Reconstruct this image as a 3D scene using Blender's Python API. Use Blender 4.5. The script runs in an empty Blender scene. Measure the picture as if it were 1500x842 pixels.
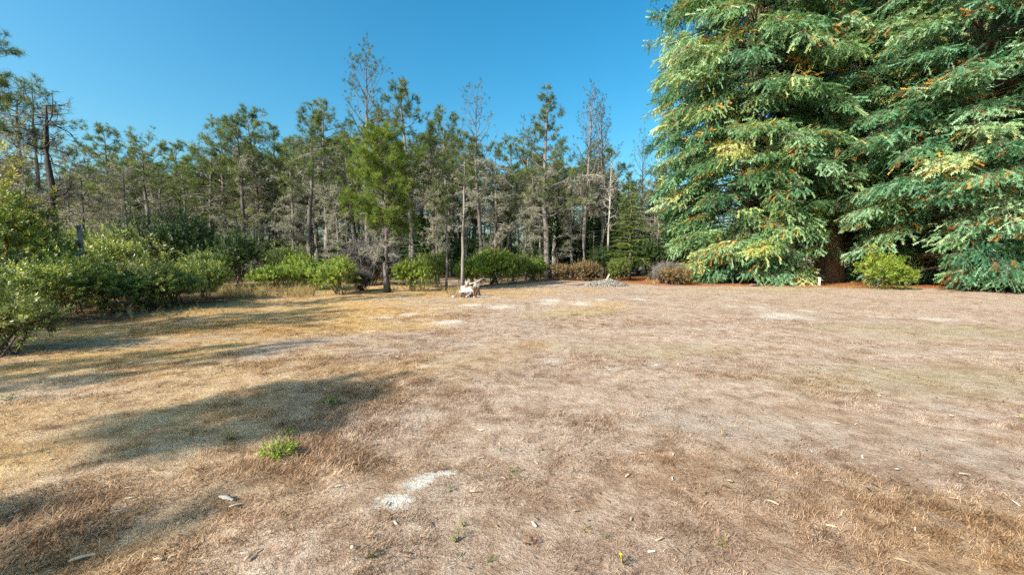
import bpy, math, random
import numpy as np
from mathutils import Vector, Matrix

# ------------------------------------------------------------------ camera, sky, sun, exposure
S = bpy.context.scene
C = S.collection
R = math.radians
CAM_H, PITCH, F = 1.55, R(4.2), 620.0          # focal length in pixels of a 1500 px wide frame
cam = bpy.data.cameras.new('camera'); cam.sensor_fit = 'HORIZONTAL'; cam.sensor_width = 36.0
cam.lens = 36.0 * F / 1500.0; cam.clip_start = 0.05; cam.clip_end = 3000
cam_o = bpy.data.objects.new('camera', cam); C.objects.link(cam_o)
cam_o.location = (0, 0, CAM_H); cam_o.rotation_euler = (math.pi/2 - PITCH, 0, 0)
S.camera = cam_o

SUN_AZ, SUN_EL = R(231), R(33)                 # azimuth clockwise from +Y: behind the camera, to the left
W = bpy.data.worlds.new('World'); S.world = W; W.use_nodes = True
wn = W.node_tree
sky = wn.nodes.new('ShaderNodeTexSky'); sky.sky_type = 'NISHITA'; sky.sun_disc = False
sky.sun_elevation = SUN_EL; sky.sun_rotation = SUN_AZ
sky.air_density = 1.0; sky.dust_density = 3.0; sky.ozone_density = 1.5
hsv = wn.nodes.new('ShaderNodeHueSaturation'); hsv.inputs['Hue'].default_value = 0.486
hsv.inputs['Saturation'].default_value = 1.48; hsv.inputs['Value'].default_value = 1.0
wn.links.new(sky.outputs[0], hsv.inputs['Color'])
tnt = wn.nodes.new('ShaderNodeMix'); tnt.data_type = 'RGBA'; tnt.blend_type = 'MULTIPLY'; tnt.inputs[0].default_value = 1.0
tnt.inputs[7].default_value = (0.80, 1.05, 1.02, 1)
wn.links.new(hsv.outputs[0], tnt.inputs[6]); wn.links.new(tnt.outputs[2], wn.nodes['Background'].inputs[0])
wn.nodes['Background'].inputs[1].default_value = 0.114

sun = bpy.data.lights.new('sun', 'SUN'); sun.energy = 4.6; sun.angle = R(0.55); sun.color = (1.0, 0.93, 0.82)
sun_o = bpy.data.objects.new('sun', sun); C.objects.link(sun_o); sun_o.location = (-20, -16, 30)
sd = Vector((math.sin(SUN_AZ)*math.cos(SUN_EL), math.cos(SUN_AZ)*math.cos(SUN_EL), math.sin(SUN_EL)))
sun_o.rotation_euler = sd.to_track_quat('Z', 'Y').to_euler()

S.view_settings.view_transform = 'Standard'; S.view_settings.look = 'None'
S.view_settings.exposure = 1.05; S.view_settings.gamma = 1.0
S.cycles.use_denoising = False
S.cycles.max_bounces = 5; S.cycles.diffuse_bounces = 3; S.cycles.glossy_bounces = 2
S.cycles.transmission_bounces = 3; S.cycles.transparent_max_bounces = 4
S.cycles.caustics_reflective = False; S.cycles.caustics_refractive = False
S.cycles.sample_clamp_indirect = 6.0

# ------------------------------------------------------------------ from a place in the view to a place on the ground
cp, sp = math.cos(PITCH), math.sin(PITCH)
def gp(px, py):
    """ground point seen at (px, py)"""
    u, v = (px-750)/F, (421-py)/F
    dz = v*cp - sp; dy = cp + v*sp
    t = CAM_H/-dz
    return Vector((u*t, dy*t, 0.0))
def height(py, Y):
    t = (421-py)/F
    return CAM_H + Y*(t*cp - sp)/(cp + t*sp)
def xat(px, py, Y):
    k = height(py, Y) - CAM_H
    return (px-750)/F*(Y*cp - k*sp)

# ------------------------------------------------------------------ mesh helpers
class Acc:
    """collects triangles and quads, builds one mesh"""
    def __init__(s): s.v = []; s.f3 = []; s.f4 = []; s.t = []; s.n = 0
    def add(s, v, f3=None, f4=None, tint=0.5):
        v = np.asarray(v, dtype=np.float64).reshape(-1, 3)
        if f3 is not None and len(f3): s.f3.append(np.asarray(f3, dtype=np.int64).reshape(-1, 3) + s.n)
        if f4 is not None and len(f4): s.f4.append(np.asarray(f4, dtype=np.int64).reshape(-1, 4) + s.n)
        s.v.append(v)
        s.t.append(np.broadcast_to(np.asarray(tint, dtype=np.float64), (len(v),)).copy())
        s.n += len(v)
    def stamp(s, tv, tf, pos, rot, scale, tint):
        """template verts tv (k,3), tris tf (m,3); pos (N,3), rot (N,3,3) columns are axes, scale (N,) or (N,3)"""
        N = len(pos)
        if N == 0: return
        scale = np.asarray(scale); scale = scale[:, None, None] if scale.ndim == 1 else scale[:, None, :]
        V = np.einsum('nij,nkj->nki', rot, tv[None]*scale) + pos[:, None, :]
        k = len(tv)
        Fa = (tf[None] + (np.arange(N)*k)[:, None, None]).reshape(-1, 3)
        s.f3.append(Fa + s.n); s.v.append(V.reshape(-1, 3)); s.t.append(np.repeat(tint, k)); s.n += N*k
    def merge(s, o, M, tint_add=0.0):
        """append another Acc moved by a 4x4 matrix"""
        M = np.array(M)
        V = np.concatenate(o.v) @ M[:3, :3].T + M[:3, 3]
        for f in o.f3: s.f3.append(f + s.n)
        for f in o.f4: s.f4.append(f + s.n)
        s.v.append(V); s.t.append(np.concatenate(o.t) + tint_add); s.n += len(V)
    def mesh(s, name, mat, smooth=False):
        me = bpy.data.meshes.new(name)
        V = np.concatenate(s.v) if s.v else np.zeros((0, 3))
        f3 = np.concatenate(s.f3) if s.f3 else np.zeros((0, 3), int)
        f4 = np.concatenate(s.f4) if s.f4 else np.zeros((0, 4), int)
        me.vertices.add(len(V)); me.vertices.foreach_set('co', V.astype(np.float32).ravel())
        nl = f3.size + f4.size; me.loops.add(nl)
        me.loops.foreach_set('vertex_index', np.concatenate([f3.ravel(), f4.ravel()]).astype(np.int32))
        npoly = len(f3) + len(f4); me.polygons.add(npoly)
        st = np.concatenate([np.arange(len(f3))*3, f3.size + np.arange(len(f4))*4]).astype(np.int32)
        me.polygons.foreach_set('loop_start', st)
        if smooth: me.polygons.foreach_set('use_smooth', np.ones(npoly, bool))
        a = me.attributes.new('tint', 'FLOAT', 'POINT')
        a.data.foreach_set('value', (np.concatenate(s.t) if s.t else np.zeros(0)).astype(np.float32))
        me.update(calc_edges=True)
        me.materials.append(mat)
        return me

def norm(a): 
    a = np.asarray(a, float); return a/np.maximum(np.linalg.norm(a, axis=-1, keepdims=True), 1e-9)
def frames(x, up=None, roll=None):
    """rotation matrices whose first column is x; third near up, rolled by angle"""
    x = norm(x); N = len(x)
    if up is None: up = np.tile([0, 0, 1.0], (N, 1))
    y = np.cross(up, x); l = np.linalg.norm(y, axis=1)
    bad = l < 1e-3
    if bad.any(): y[bad] = np.cross(np.tile([0, 1.0, 0], (bad.sum(), 1)), x[bad])
    y = norm(y); z = np.cross(x, y)
    if roll is not None:
        c, s_ = np.cos(roll)[:, None], np.sin(roll)[:, None]
        y, z = y*c + z*s_, z*c - y*s_
    return np.stack([x, y, z], axis=2)

def tube(acc, pts, radii, sides=6, tint=0.5, cap=True):
    pts = np.asarray(pts, float); n = len(pts)
    d = np.gradient(pts, axis=0); fr = frames(d)
    a = np.arange(sides)*2*math.pi/sides
    ring = np.stack([np.zeros(sides), np.cos(a), np.sin(a)], 1)
    V = np.einsum('nij,kj->nki', fr, ring)*np.asarray(radii, float)[:, None, None] + pts[:, None, :]
    i = np.arange(n-1)[:, None]*sides; k = np.arange(sides)[None]; k2 = (k+1) % sides
    q = np.stack([i+k, i+k2, i+sides+k2, i+sides+k], 2).reshape(-1, 4)
    V = V.reshape(-1, 3); f3 = []
    if cap:
        V = np.concatenate([V, pts[:1], pts[-1:]])
        b, t = n*sides, n*sides+1
        f3 = [(b, (j+1) % sides, j) for j in range(sides)] + [(t, (n-1)*sides+j, (n-1)*sides+(j+1) % sides) for j in range(sides)]
    acc.add(V, f3, q, tint)

def twigs(acc, p0, p1, w, tint):
    """many thin three-sided tapered twigs in one go"""
    p0, p1 = np.asarray(p0, float), np.asarray(p1, float)
    N = len(p0)
    if N == 0: return
    fr = frames(p1-p0)
    a = np.arange(3)*2*math.pi/3
    ring = np.stack([np.zeros(3), np.cos(a), np.sin(a)], 1)
    o = np.einsum('nij,kj->nki', fr, ring)
    w = np.broadcast_to(np.asarray(w, float), (N,))
    A = p0[:, None] + o*w[:, None, None]; B = p1[:, None] + o*w[:, None, None]*0.35
    V = np.concatenate([A, B], 1).reshape(-1, 3)
    q = np.array([(0, 1, 4, 3), (1, 2, 5, 4), (2, 0, 3, 5)])
    f4 = (q[None] + (np.arange(N)*6)[:, None, None]).reshape(-1, 4)
    acc.add(V, None, f4, np.repeat(np.broadcast_to(tint, (N,)), 6))

# ------------------------------------------------------------------ objects
def obj(name, me, parent=None, loc=None, rot=None, scale=None):
    o = bpy.data.objects.new(name, me); C.objects.link(o)
    if parent is not None: o.parent = parent
    if loc is not None: o.location = loc
    if rot is not None: o.rotation_euler = rot
    if scale is not None: o.scale = scale if hasattr(scale, '__len__') else (scale,)*3
    return o
def tag(o, label=None, cat=None, group=None, kind=None):
    if label: o['label'] = label
    if cat: o['category'] = cat
    if group: o['group'] = group
    if kind: o['kind'] = kind
    return o
def place(proto, name, label, cat, loc, rz=0.0, scale=1.0, group=None, tilt=(0, 0)):
    """an Empty at the base of the thing with one object per part; parts share mesh data"""
    e = obj(name, None, None, loc, (tilt[0], tilt[1], rz), scale)
    e.empty_display_size = 0.2
    tag(e, label, cat, group)
    made = {}
    for pn, me in proto:
        up = {'dead_twigs': 'trunk', 'lichen': 'trunk', 'withered_sprays': 'crown', 'withered_leaves': 'foliage'}.get(pn)
        c = made[pn] = obj(pn, me, made.get(up, e))
        if pn in ('dead_twigs', 'lichen', 'foliage', 'withered_leaves', 'withered_sprays', 'crown', 'stem'): c['kind'] = 'stuff'
    return e

# ------------------------------------------------------------------ materials
def newmat(name):
    m = bpy.data.materials.new(name); m.use_nodes = True
    nt = m.node_tree; nt.nodes.clear()
    out = nt.nodes.new('ShaderNodeOutputMaterial')
    return m, nt, out
def N(nt, t, **kw):
    n = nt.nodes.new(t)
    for k, v in kw.items():
        if hasattr(n, k): setattr(n, k, v)
    return n
def setin(n, **kw):
    for k, v in kw.items(): n.inputs[k.replace('_', ' ')].default_value = v
    return n
def ramp(nt, src, stops):
    r = nt.nodes.new('ShaderNodeValToRGB'); cr = r.color_ramp
    while len(cr.elements) < len(stops): cr.elements.new(0.5)
    for e, (p, c) in zip(cr.elements, stops): e.position = p; e.color = (*c, 1)
    nt.links.new(src, r.inputs[0]); return r.outputs[0]
def math_(nt, op, a, b=None, c=None):
    n = nt.nodes.new('ShaderNodeMath'); n.operation = op
    for i, x in enumerate((a, b, c)):
        if x is None: continue
        if isinstance(x, (int, float)): n.inputs[i].default_value = x
        else: nt.links.new(x, n.inputs[i])
    return n.outputs[0]
def mixc(nt, fac, a, b, mode='MIX'):
    n = nt.nodes.new('ShaderNodeMix'); n.data_type = 'RGBA'; n.blend_type = mode
    for s, x in ((n.inputs[0], fac), (n.inputs[6], a), (n.inputs[7], b)):
        if isinstance(x, (int, float)): s.default_value = x
        elif isinstance(x, tuple): s.default_value = (*x, 1)
        else: nt.links.new(x, s)
    return n.outputs[2]
def noise(nt, vec, scale, detail=3, rough=0.55, dist=0.0):
    n = nt.nodes.new('ShaderNodeTexNoise'); n.inputs['Scale'].default_value = scale
    n.inputs['Detail'].default_value = detail; n.inputs['Roughness'].default_value = rough
    n.inputs['Distortion'].default_value = dist
    if vec is not None: nt.links.new(vec, n.inputs['Vector'])
    return n.outputs['Fac']

def leafmat(name, stops, trans=0.3, rough=0.55, spec=0.25, rnd=0.2, trans_gain=1.5):
    m, nt, out = newmat(name)
    at = N(nt, 'ShaderNodeAttribute'); at.attribute_name = 'tint'
    oi = nt.nodes.new('ShaderNodeObjectInfo')
    f = math_(nt, 'ADD', at.outputs['Fac'], math_(nt, 'MULTIPLY', math_(nt, 'SUBTRACT', oi.outputs['Random'], 0.5), rnd))
    c = ramp(nt, f, stops)
    p = nt.nodes.new('ShaderNodeBsdfPrincipled'); nt.links.new(c, p.inputs['Base Color'])
    p.inputs['Roughness'].default_value = rough; p.inputs['Specular IOR Level'].default_value = spec
    if trans > 0:
        t = nt.nodes.new('ShaderNodeBsdfTranslucent')
        nt.links.new(mixc(nt, 1.0, c, (trans_gain, trans_gain*1.05, trans_gain*0.5), 'MULTIPLY'), t.inputs['Color'])
        mx = nt.nodes.new('ShaderNodeMixShader'); mx.inputs[0].default_value = trans
        nt.links.new(p.outputs[0], mx.inputs[1]); nt.links.new(t.outputs[0], mx.inputs[2])
        nt.links.new(mx.outputs[0], out.inputs[0])
    else: nt.links.new(p.outputs[0], out.inputs[0])
    return m
def roughmat(name, a, b, scale=6, stretch=(1, 1, 1), bump=0.4, rough=0.9, c=None, spec=0.15):
    m, nt, out = newmat(name)
    tc = nt.nodes.new('ShaderNodeTexCoord'); mp = nt.nodes.new('ShaderNodeMapping')
    mp.inputs['Scale'].default_value = stretch; nt.links.new(tc.outputs['Object'], mp.inputs['Vector'])
    n1 = noise(nt, mp.outputs[0], scale, 5, 0.62, 0.3)
    n2 = noise(nt, mp.outputs[0], scale*0.23, 2)
    st = [(0.3, a), (0.68, b)] if c is None else [(0.28, a), (0.5, b), (0.72, c)]
    col = mixc(nt, 0.35, ramp(nt, n1, st), ramp(nt, n2, st))
    oi = nt.nodes.new('ShaderNodeObjectInfo')
    hv = nt.nodes.new('ShaderNodeHueSaturation'); nt.links.new(col, hv.inputs['Color'])
    nt.links.new(math_(nt, 'ADD', math_(nt, 'MULTIPLY', oi.outputs['Random'], 0.5), 0.75), hv.inputs['Value'])
    p = nt.nodes.new('ShaderNodeBsdfPrincipled'); nt.links.new(hv.outputs[0], p.inputs['Base Color'])
    p.inputs['Roughness'].default_value = rough; p.inputs['Specular IOR Level'].default_value = spec
    bp = nt.nodes.new('ShaderNodeBump'); bp.inputs['Strength'].default_value = bump; bp.inputs['Distance'].default_value = 0.04
    nt.links.new(n1, bp.inputs['Height']); nt.links.new(bp.outputs[0], p.inputs['Normal'])
    nt.links.new(p.outputs[0], out.inputs[0])
    return m

M_pine   = leafmat('pine_needles', [(0.0, (.026, .055, .022)), (.4, (.088, .132, .044)), (.75, (.20, .225, .078)), (1, (.33, .295, .115))])
M_green  = leafmat('bright_pine_needles', [(0.0, (.04, .085, .016)), (.45, (.14, .21, .035)), (1, (.34, .34, .07))])
M_fir    = leafmat('fir_needles', [(0.0, (0.018, 0.053, 0.024)), (.5, (0.053, 0.112, 0.039)), (1, (0.120, 0.180, 0.060))])
def sprays(name, bias):
    """redwood sprays shifting from blue-green to yellow-green bough by bough"""
    m, nt, out = newmat(name)
    at = N(nt, 'ShaderNodeAttribute'); at.attribute_name = 'tint'
    tc = nt.nodes.new('ShaderNodeTexCoord'); n1 = noise(nt, tc.outputs['Object'], .42, 3, .6)
    f = nt.nodes.new('ShaderNodeClamp'); nt.links.new(math_(nt, 'ADD', math_(nt, 'MULTIPLY', math_(nt, 'SUBTRACT', n1, .5), 3.2), bias), f.inputs[0])
    c = mixc(nt, f.outputs[0], ramp(nt, at.outputs['Fac'], [(0.0, (.026, .095, .050)), (.4, (.095, .235, .125)), (.75, (.26, .41, .225)), (1, (.54, .55, .27))]),
             ramp(nt, at.outputs['Fac'], [(0.0, (.032, .092, .028)), (.4, (.12, .225, .072)), (.75, (.32, .395, .115)), (1, (.55, .49, .13))]))
    p = nt.nodes.new('ShaderNodeBsdfPrincipled'); nt.links.new(c, p.inputs['Base Color']); p.inputs['Roughness'].default_value = .43; p.inputs['Specular IOR Level'].default_value = .5
    t = nt.nodes.new('ShaderNodeBsdfTranslucent'); nt.links.new(mixc(nt, 1.0, c, (1.5, 1.55, .75), 'MULTIPLY'), t.inputs['Color'])
    mx = nt.nodes.new('ShaderNodeMixShader'); mx.inputs[0].default_value = .2
    nt.links.new(p.outputs[0], mx.inputs[1]); nt.links.new(t.outputs[0], mx.inputs[2]); nt.links.new(mx.outputs[0], out.inputs[0])
    return m
M_redw, M_redw2 = sprays('redwood_sprays', .05), sprays('redwood_sprays_yellowish', .42)
M_orange = leafmat('withered_sprays', [(0.0, (.25, .075, .015)), (.5, (.48, .19, .03)), (1, (.6, .36, .07))], trans=0.25)
M_shrub  = leafmat('shrub_leaves', [(0.0, (.040, .075, .018)), (.45, (.13, .185, .040)), (.8, (.25, .29, .06)), (1, (.42, .40, .10))], rough=0.42, spec=0.5)
M_bright = leafmat('bright_shrub_leaves', [(0.0, (.06, .11, .015)), (.5, (.19, .27, .035)), (1, (.38, .40, .07))], rough=0.45, spec=0.4)
M_dark   = leafmat('dark_shrub_leaves', [(0.0, (.010, .026, .008)), (.5, (.030, .065, .018)), (1, (.085, .125, .035))], rough=0.45, spec=0.4)
M_pale   = leafmat('pale_shrub_leaves', [(0.0, (.07, .09, .03)), (.5, (.19, .22, .06)), (1, (.40, .38, .16))], rough=0.4, spec=0.5)
M_redlf  = leafmat('reddened_leaves', [(0.0, (.06, .015, .008)), (.5, (.16, .045, .015)), (1, (.25, .11, .03))])
M_dry    = leafmat('dry_leaves', [(0.0, (.10, .06, .03)), (.5, (.22, .15, .07)), (1, (.36, .28, .15))])
M_yellow = leafmat('yellow_green_leaves', [(0.0, (.12, .125, .035)), (.5, (.27, .245, .075)), (1, (.46, .38, .13))], rough=.45)
M_lichen = leafmat('lichen', [(0.0, (.14, .135, .092)), (.5, (.31, .295, .205)), (1, (.50, .48, .36))], trans=0.2, trans_gain=1.0)
M_straw  = leafmat('straw', [(0.0, (.16, .10, .05)), (.5, (.36, .26, .13)), (1, (.56, .46, .27))])
M_bark   = roughmat('pine_bark', (.03, .024, .022), (.20, .175, .16), 7, (1, 1, .22), 0.8, c=(.115, .098, .088))
M_bark_shade  = roughmat('shade_toned_snag_bark', (.022, .018, .017), (.085, .072, .068), 7, (1, 1, .22), 0.8, c=(.05, .042, .038))  # shade on the left-edge snags painted in as a darker bark colour
M_barkw  = roughmat('weathered_wood', (.11, .098, .088), (.42, .39, .35), 9, (1, 1, .15), 0.5, c=(.26, .24, .215))
M_barkr  = roughmat('redwood_bark', (.05, .032, .024), (.24, .165, .13), 5, (1, 1, .12), 0.9, c=(.14, .088, .066))
M_twig   = roughmat('dead_twigs', (.16, .145, .125), (.48, .45, .40), 3, (1, 1, 1), 0.1)
M_brush  = roughmat('grey_brush', (.07, .062, .056), (.26, .235, .215), 3, (1, 1, 1), 0.1)
M_stem   = roughmat('shrub_stems', (.05, .035, .025), (.20, .15, .11), 6, (1, 1, .4), 0.3)

# ------------------------------------------------------------------ ground
SAND = [(-.73, 2.51, .13, .10, -.1), (-.62, 2.76, .15, .09, 1.0), (-.49, 2.87, .13, .05, .15)]   # x, y, half sizes, turn
for px, py, wx, wy in [(1148, 463, 24, 5), (1130, 466, 16, 2.5), (1180, 456, 12, 1.6), (1370, 466, 15, 2.2), (1290, 462, 14, 1.3), (1110, 451, 12, 1.5), (1070, 450, 10, 1.3),
                       (810, 529, 11, 4), (893, 541, 11, 2.5), (600, 459, 12, 1.6), (560, 463, 18, 1.6), (655, 470, 22, 3), (540, 482, 7, 2), (640, 452, 12, 1.4), (690, 447, 14, 1.4), (735, 450, 14, 1.6),
                       (800, 445, 10, 1.6), (808, 441, 12, 2), (852, 446, 13, 2.4), (880, 441, 8, 1.3), (935, 440, 11, 1.5), (975, 436, 9, 1.2), (1395, 466, 8, 1), (620, 540, 16, 2), (1170, 480, 6, 1)]:
    a, b, c = gp(px-wx, py), gp(px, py+wy), gp(px, py-wy)
    p = gp(px, py)
    SAND.append((p.x, p.y, abs(p.x-a.x), max(abs(c.y-b.y)/2, .05), 0.0))

def attr(nt, name, typ='GEOMETRY'):
    n = nt.nodes.new('ShaderNodeAttribute'); n.attribute_type = typ; n.attribute_name = name
    return n.outputs['Fac']
def clamp(nt, x):
    n = nt.nodes.new('ShaderNodeClamp'); nt.links.new(x, n.inputs[0]); return n.outputs[0]
def turf(nt, blades=False):
    """colour of the dry turf from where it lies; what grows where comes as attributes"""
    typ = 'INSTANCER' if blades else 'GEOMETRY'
    geo = nt.nodes.new('ShaderNodeNewGeometry')
    flat = N(nt, 'ShaderNodeVectorMath'); flat.operation = 'MULTIPLY'; nt.links.new(geo.outputs['Position'], flat.inputs[0]); flat.inputs[1].default_value = (1, 1, 0)
    P = flat.outputs[0]
    mid = noise(nt, P, 1.1, 3, .65, .5)
    med = noise(nt, P, 5.0, 4, .68, .4)
    gold_f = attr(nt, 'gold', typ)
    pink = ramp(nt, med, [(.28, (.25, .165, .118)), (.5, (.42, .305, .230)), (.72, (.545, .43, .345))])
    gold = ramp(nt, med, [(.28, (.27, .150, .062)), (.5, (.47, .300, .130)), (.72, (.60, .43, .225))])
    col = mixc(nt, gold_f, pink, gold)
    col = mixc(nt, math_(nt, 'MULTIPLY', clamp(nt, math_(nt, 'MULTIPLY', math_(nt, 'SUBTRACT', mid, .5), 4.5)), .6), col, (.25, .140, .068))
    col = mixc(nt, math_(nt, 'MULTIPLY', attr(nt, 'brown', typ), .55), col, ramp(nt, med, [(.28, (.15, .088, .055)), (.5, (.265, .168, .115)), (.72, (.36, .25, .185))]))
    col = mixc(nt, math_(nt, 'MULTIPLY', attr(nt, 'olive', typ), .36), col, (.32, .285, .125))
    if blades:
        rn = attr(nt, 'hue', typ)
        col = mixc(nt, 1.0, col, ramp(nt, rn, [(0, (.42, .36, .31)), (.5, (1.12, 1.09, 1.03)), (1, (1.75, 1.78, 1.8))]), 'MULTIPLY')
        return col, None, None, med
    grey = noise(nt, P, .8, 3, .6, 1.0)
    col = mixc(nt, math_(nt, 'MULTIPLY', clamp(nt, math_(nt, 'MULTIPLY', math_(nt, 'SUBTRACT', grey, .5), 5.0)), .55), col, (.43, .36, .30))
    fin = noise(nt, P, 34, 4, .72, .3)
    vf = noise(nt, P, 120, 3, .7)
    col = mixc(nt, clamp(nt, math_(nt, 'ADD', attr(nt, 'duff'), math_(nt, 'MULTIPLY', math_(nt, 'SUBTRACT', med, .5), math_(nt, 'MULTIPLY', clamp(nt, math_(nt, 'MULTIPLY', attr(nt, 'duff'), 6.0)), .8)))),
               col, ramp(nt, fin, [(.3, (.15, .052, .02)), (.55, (.38, .155, .06)), (.75, (.50, .26, .12))]))
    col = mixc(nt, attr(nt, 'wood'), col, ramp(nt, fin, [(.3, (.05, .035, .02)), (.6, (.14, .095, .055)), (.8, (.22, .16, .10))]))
    col = mixc(nt, .75, col, ramp(nt, fin, [(.25, (.42, .40, .38)), (.5, (1, 1, 1)), (.78, (1.4, 1.38, 1.32))]), 'MULTIPLY')
    col = mixc(nt, .6, col, ramp(nt, vf, [(.28, (.55, .53, .5)), (.5, (1, 1, 1)), (.75, (1.45, 1.45, 1.45))]), 'MULTIPLY')
    # bare white sand: a field of nearness to each bare spot, broken up by noise
    wob = math_(nt, 'MULTIPLY', math_(nt, 'SUBTRACT', noise(nt, P, 11, 5, .78, .6), .5), 3.4)
    sm = math_(nt, 'MULTIPLY', math_(nt, 'ADD', math_(nt, 'SUBTRACT', attr(nt, 'sand'), .36), math_(nt, 'MULTIPLY', wob, clamp(nt, math_(nt, 'MULTIPLY', attr(nt, 'sand'), 3.0)))), 1.1)
    sep = nt.nodes.new('ShaderNodeSeparateXYZ'); nt.links.new(P, sep.inputs[0]); q = None
    for (x, y, ax, ay, tn) in SAND[:3]:                       # the near spots are finer than the ground mesh
        dx = math_(nt, 'SUBTRACT', sep.outputs[0], x); dy = math_(nt, 'SUBTRACT', sep.outputs[1], y); c, s_ = math.cos(tn), math.sin(tn)
        ex = math_(nt, 'DIVIDE', math_(nt, 'ADD', math_(nt, 'MULTIPLY', dx, c), math_(nt, 'MULTIPLY', dy, s_)), ax)
        ey = math_(nt, 'DIVIDE', math_(nt, 'SUBTRACT', math_(nt, 'MULTIPLY', dy, c), math_(nt, 'MULTIPLY', dx, s_)), ay)
        e = math_(nt, 'ADD', math_(nt, 'MULTIPLY', ex, ex), math_(nt, 'MULTIPLY', ey, ey)); q = e if q is None else math_(nt, 'MINIMUM', q, e)
    sn = math_(nt, 'MULTIPLY', math_(nt, 'ADD', math_(nt, 'SUBTRACT', 1.1, q), math_(nt, 'MULTIPLY', wob, 1.4)), 1.1)
    sf = clamp(nt, math_(nt, 'MAXIMUM', sm, sn))
    col = mixc(nt, math_(nt, 'MULTIPLY', sf, .86), col, ramp(nt, fin, [(.2, (.36, .32, .27)), (.5, (.60, .56, .49)), (.8, (.72, .69, .63))]))
    return col, fin, vf, med

m, nt, out = newmat('dry_turf')
col, fin, vf, med = turf(nt)
p = nt.nodes.new('ShaderNodeBsdfPrincipled'); nt.links.new(col, p.inputs['Base Color'])
p.inputs['Roughness'].default_value = 1.0; p.inputs['Specular IOR Level'].default_value = 0.05
hgt = math_(nt, 'ADD', math_(nt, 'MULTIPLY', fin, .7), math_(nt, 'ADD', math_(nt, 'MULTIPLY', vf, .3), math_(nt, 'MULTIPLY', med, 1.2)))
bp = nt.nodes.new('ShaderNodeBump'); bp.inputs['Strength'].default_value = .8; bp.inputs['Distance'].default_value = .04
nt.links.new(hgt, bp.inputs['Height']); nt.links.new(bp.outputs[0], p.inputs['Normal']); nt.links.new(p.outputs[0], out.inputs[0])
M_ground = m
m, nt, out = newmat('dry_grass_blades')
col, *_ = turf(nt, True)
p = nt.nodes.new('ShaderNodeBsdfDiffuse'); nt.links.new(col, p.inputs['Color'])
tr = nt.nodes.new('ShaderNodeBsdfTranslucent'); nt.links.new(col, tr.inputs['Color'])
mx = nt.nodes.new('ShaderNodeMixShader'); mx.inputs[0].default_value = .4
nt.links.new(p.outputs[0], mx.inputs[1]); nt.links.new(tr.outputs[0], mx.inputs[2]); nt.links.new(mx.outputs[0], out.inputs[0])
M_blade = m

rng = np.random.default_rng(7)
_lat = rng.random((96, 96))
def vnoise(x, y, sc):
    x, y = np.asarray(x)*sc, np.asarray(y)*sc
    i, j = np.floor(x).astype(int), np.floor(y).astype(int); u, v = x-i, y-j
    u, v = u*u*(3-2*u), v*v*(3-2*v)
    g = lambda a, b: _lat[a % 96, b % 96]
    return (g(i, j)*(1-u)+g(i+1, j)*u)*(1-v)+(g(i, j+1)*(1-u)+g(i+1, j+1)*u)*v
def gz(x, y):
    """height of the ground: gentle hummocks, level far away"""
    x, y = np.asarray(x, float), np.asarray(y, float)
    fall = np.clip(1.0 - (np.hypot(x, y)-30)/25, 0, 1)
    return ((vnoise(x+40, y+40, .22)-.5)*.10 + (vnoise(x+11, y+70, .9)-.5)*.05 + (vnoise(x+5, y+3, 2.7)-.5)*.022)*fall
def zones(x, y):
    """what grows where: straw colour, olive turf, redwood litter, forest floor, bare sand (each 0..1)"""
    x, y = np.asarray(x, float), np.asarray(y, float)
    wob = (vnoise(x+20, y+50, .35)-.5) + (vnoise(x+3, y+8, 1.1)-.5)*.6
    gold = np.clip(.42 - .10*x - .012*y + wob*1.3, 0, 1)
    def field(spots, hard):
        f = np.zeros_like(x)
        for (cx, cy, ax, ay) in spots: f = np.maximum(f, np.clip((1.0 - ((x-cx)/ax)**2 - ((y-cy)/ay)**2)*hard + wob*.9, 0, 1)*(((x-cx)/ax)**2 + ((y-cy)/ay)**2 < 2.2))
        return f
    olive = field([(5.2, 5.2, 3.0, 1.3), (2.6, 7.0, 2.2, .8), (8.5, 8.5, 3.5, 1.5), (1.5, 11.5, 2.2, .8), (7.0, 15.5, 3.5, .8), (12, 19, 4, 1)], 1.0)
    brown = field([(.9, 2.4, 2.6, 1.1), (-1.7, 4.6, 1.7, .9), (2.8, 3.2, 1.4, .6), (.3, 5.4, 1.4, .5), (-2.6, 2.4, .9, .5), (3.5, 9.5, 2.5, .5)], 1.0)
    duff = field([(11.5, 25.5, 7.0, 4.6), (17.5, 24.5, 7.5, 4.2), (24, 23, 6, 4.0), (19, 31, 24, 7)], 1.8)
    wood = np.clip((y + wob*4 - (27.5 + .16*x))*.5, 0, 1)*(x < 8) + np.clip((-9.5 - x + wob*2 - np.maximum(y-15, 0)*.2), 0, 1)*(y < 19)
    sand = np.zeros_like(x)
    for (cx, cy, ax, ay, tn) in SAND[3:]: sand = np.maximum(sand, np.clip(1.25 - .55*np.sqrt(((x-cx)/ax)**2 + ((y-cy)/ay)**2), 0, 1))
    return dict(gold=gold, olive=olive, brown=brown, duff=duff, wood=np.clip(wood, 0, 1), sand=sand)
def put(me, vals):
    for k, v in vals.items():
        at = me.attributes.new(k, 'FLOAT', 'POINT'); at.data.foreach_set('value', np.asarray(v).astype(np.float32))
def on(p, dz=0.0): return Vector((p[0], p[1], float(gz(p[0], p[1]))+dz))

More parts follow.
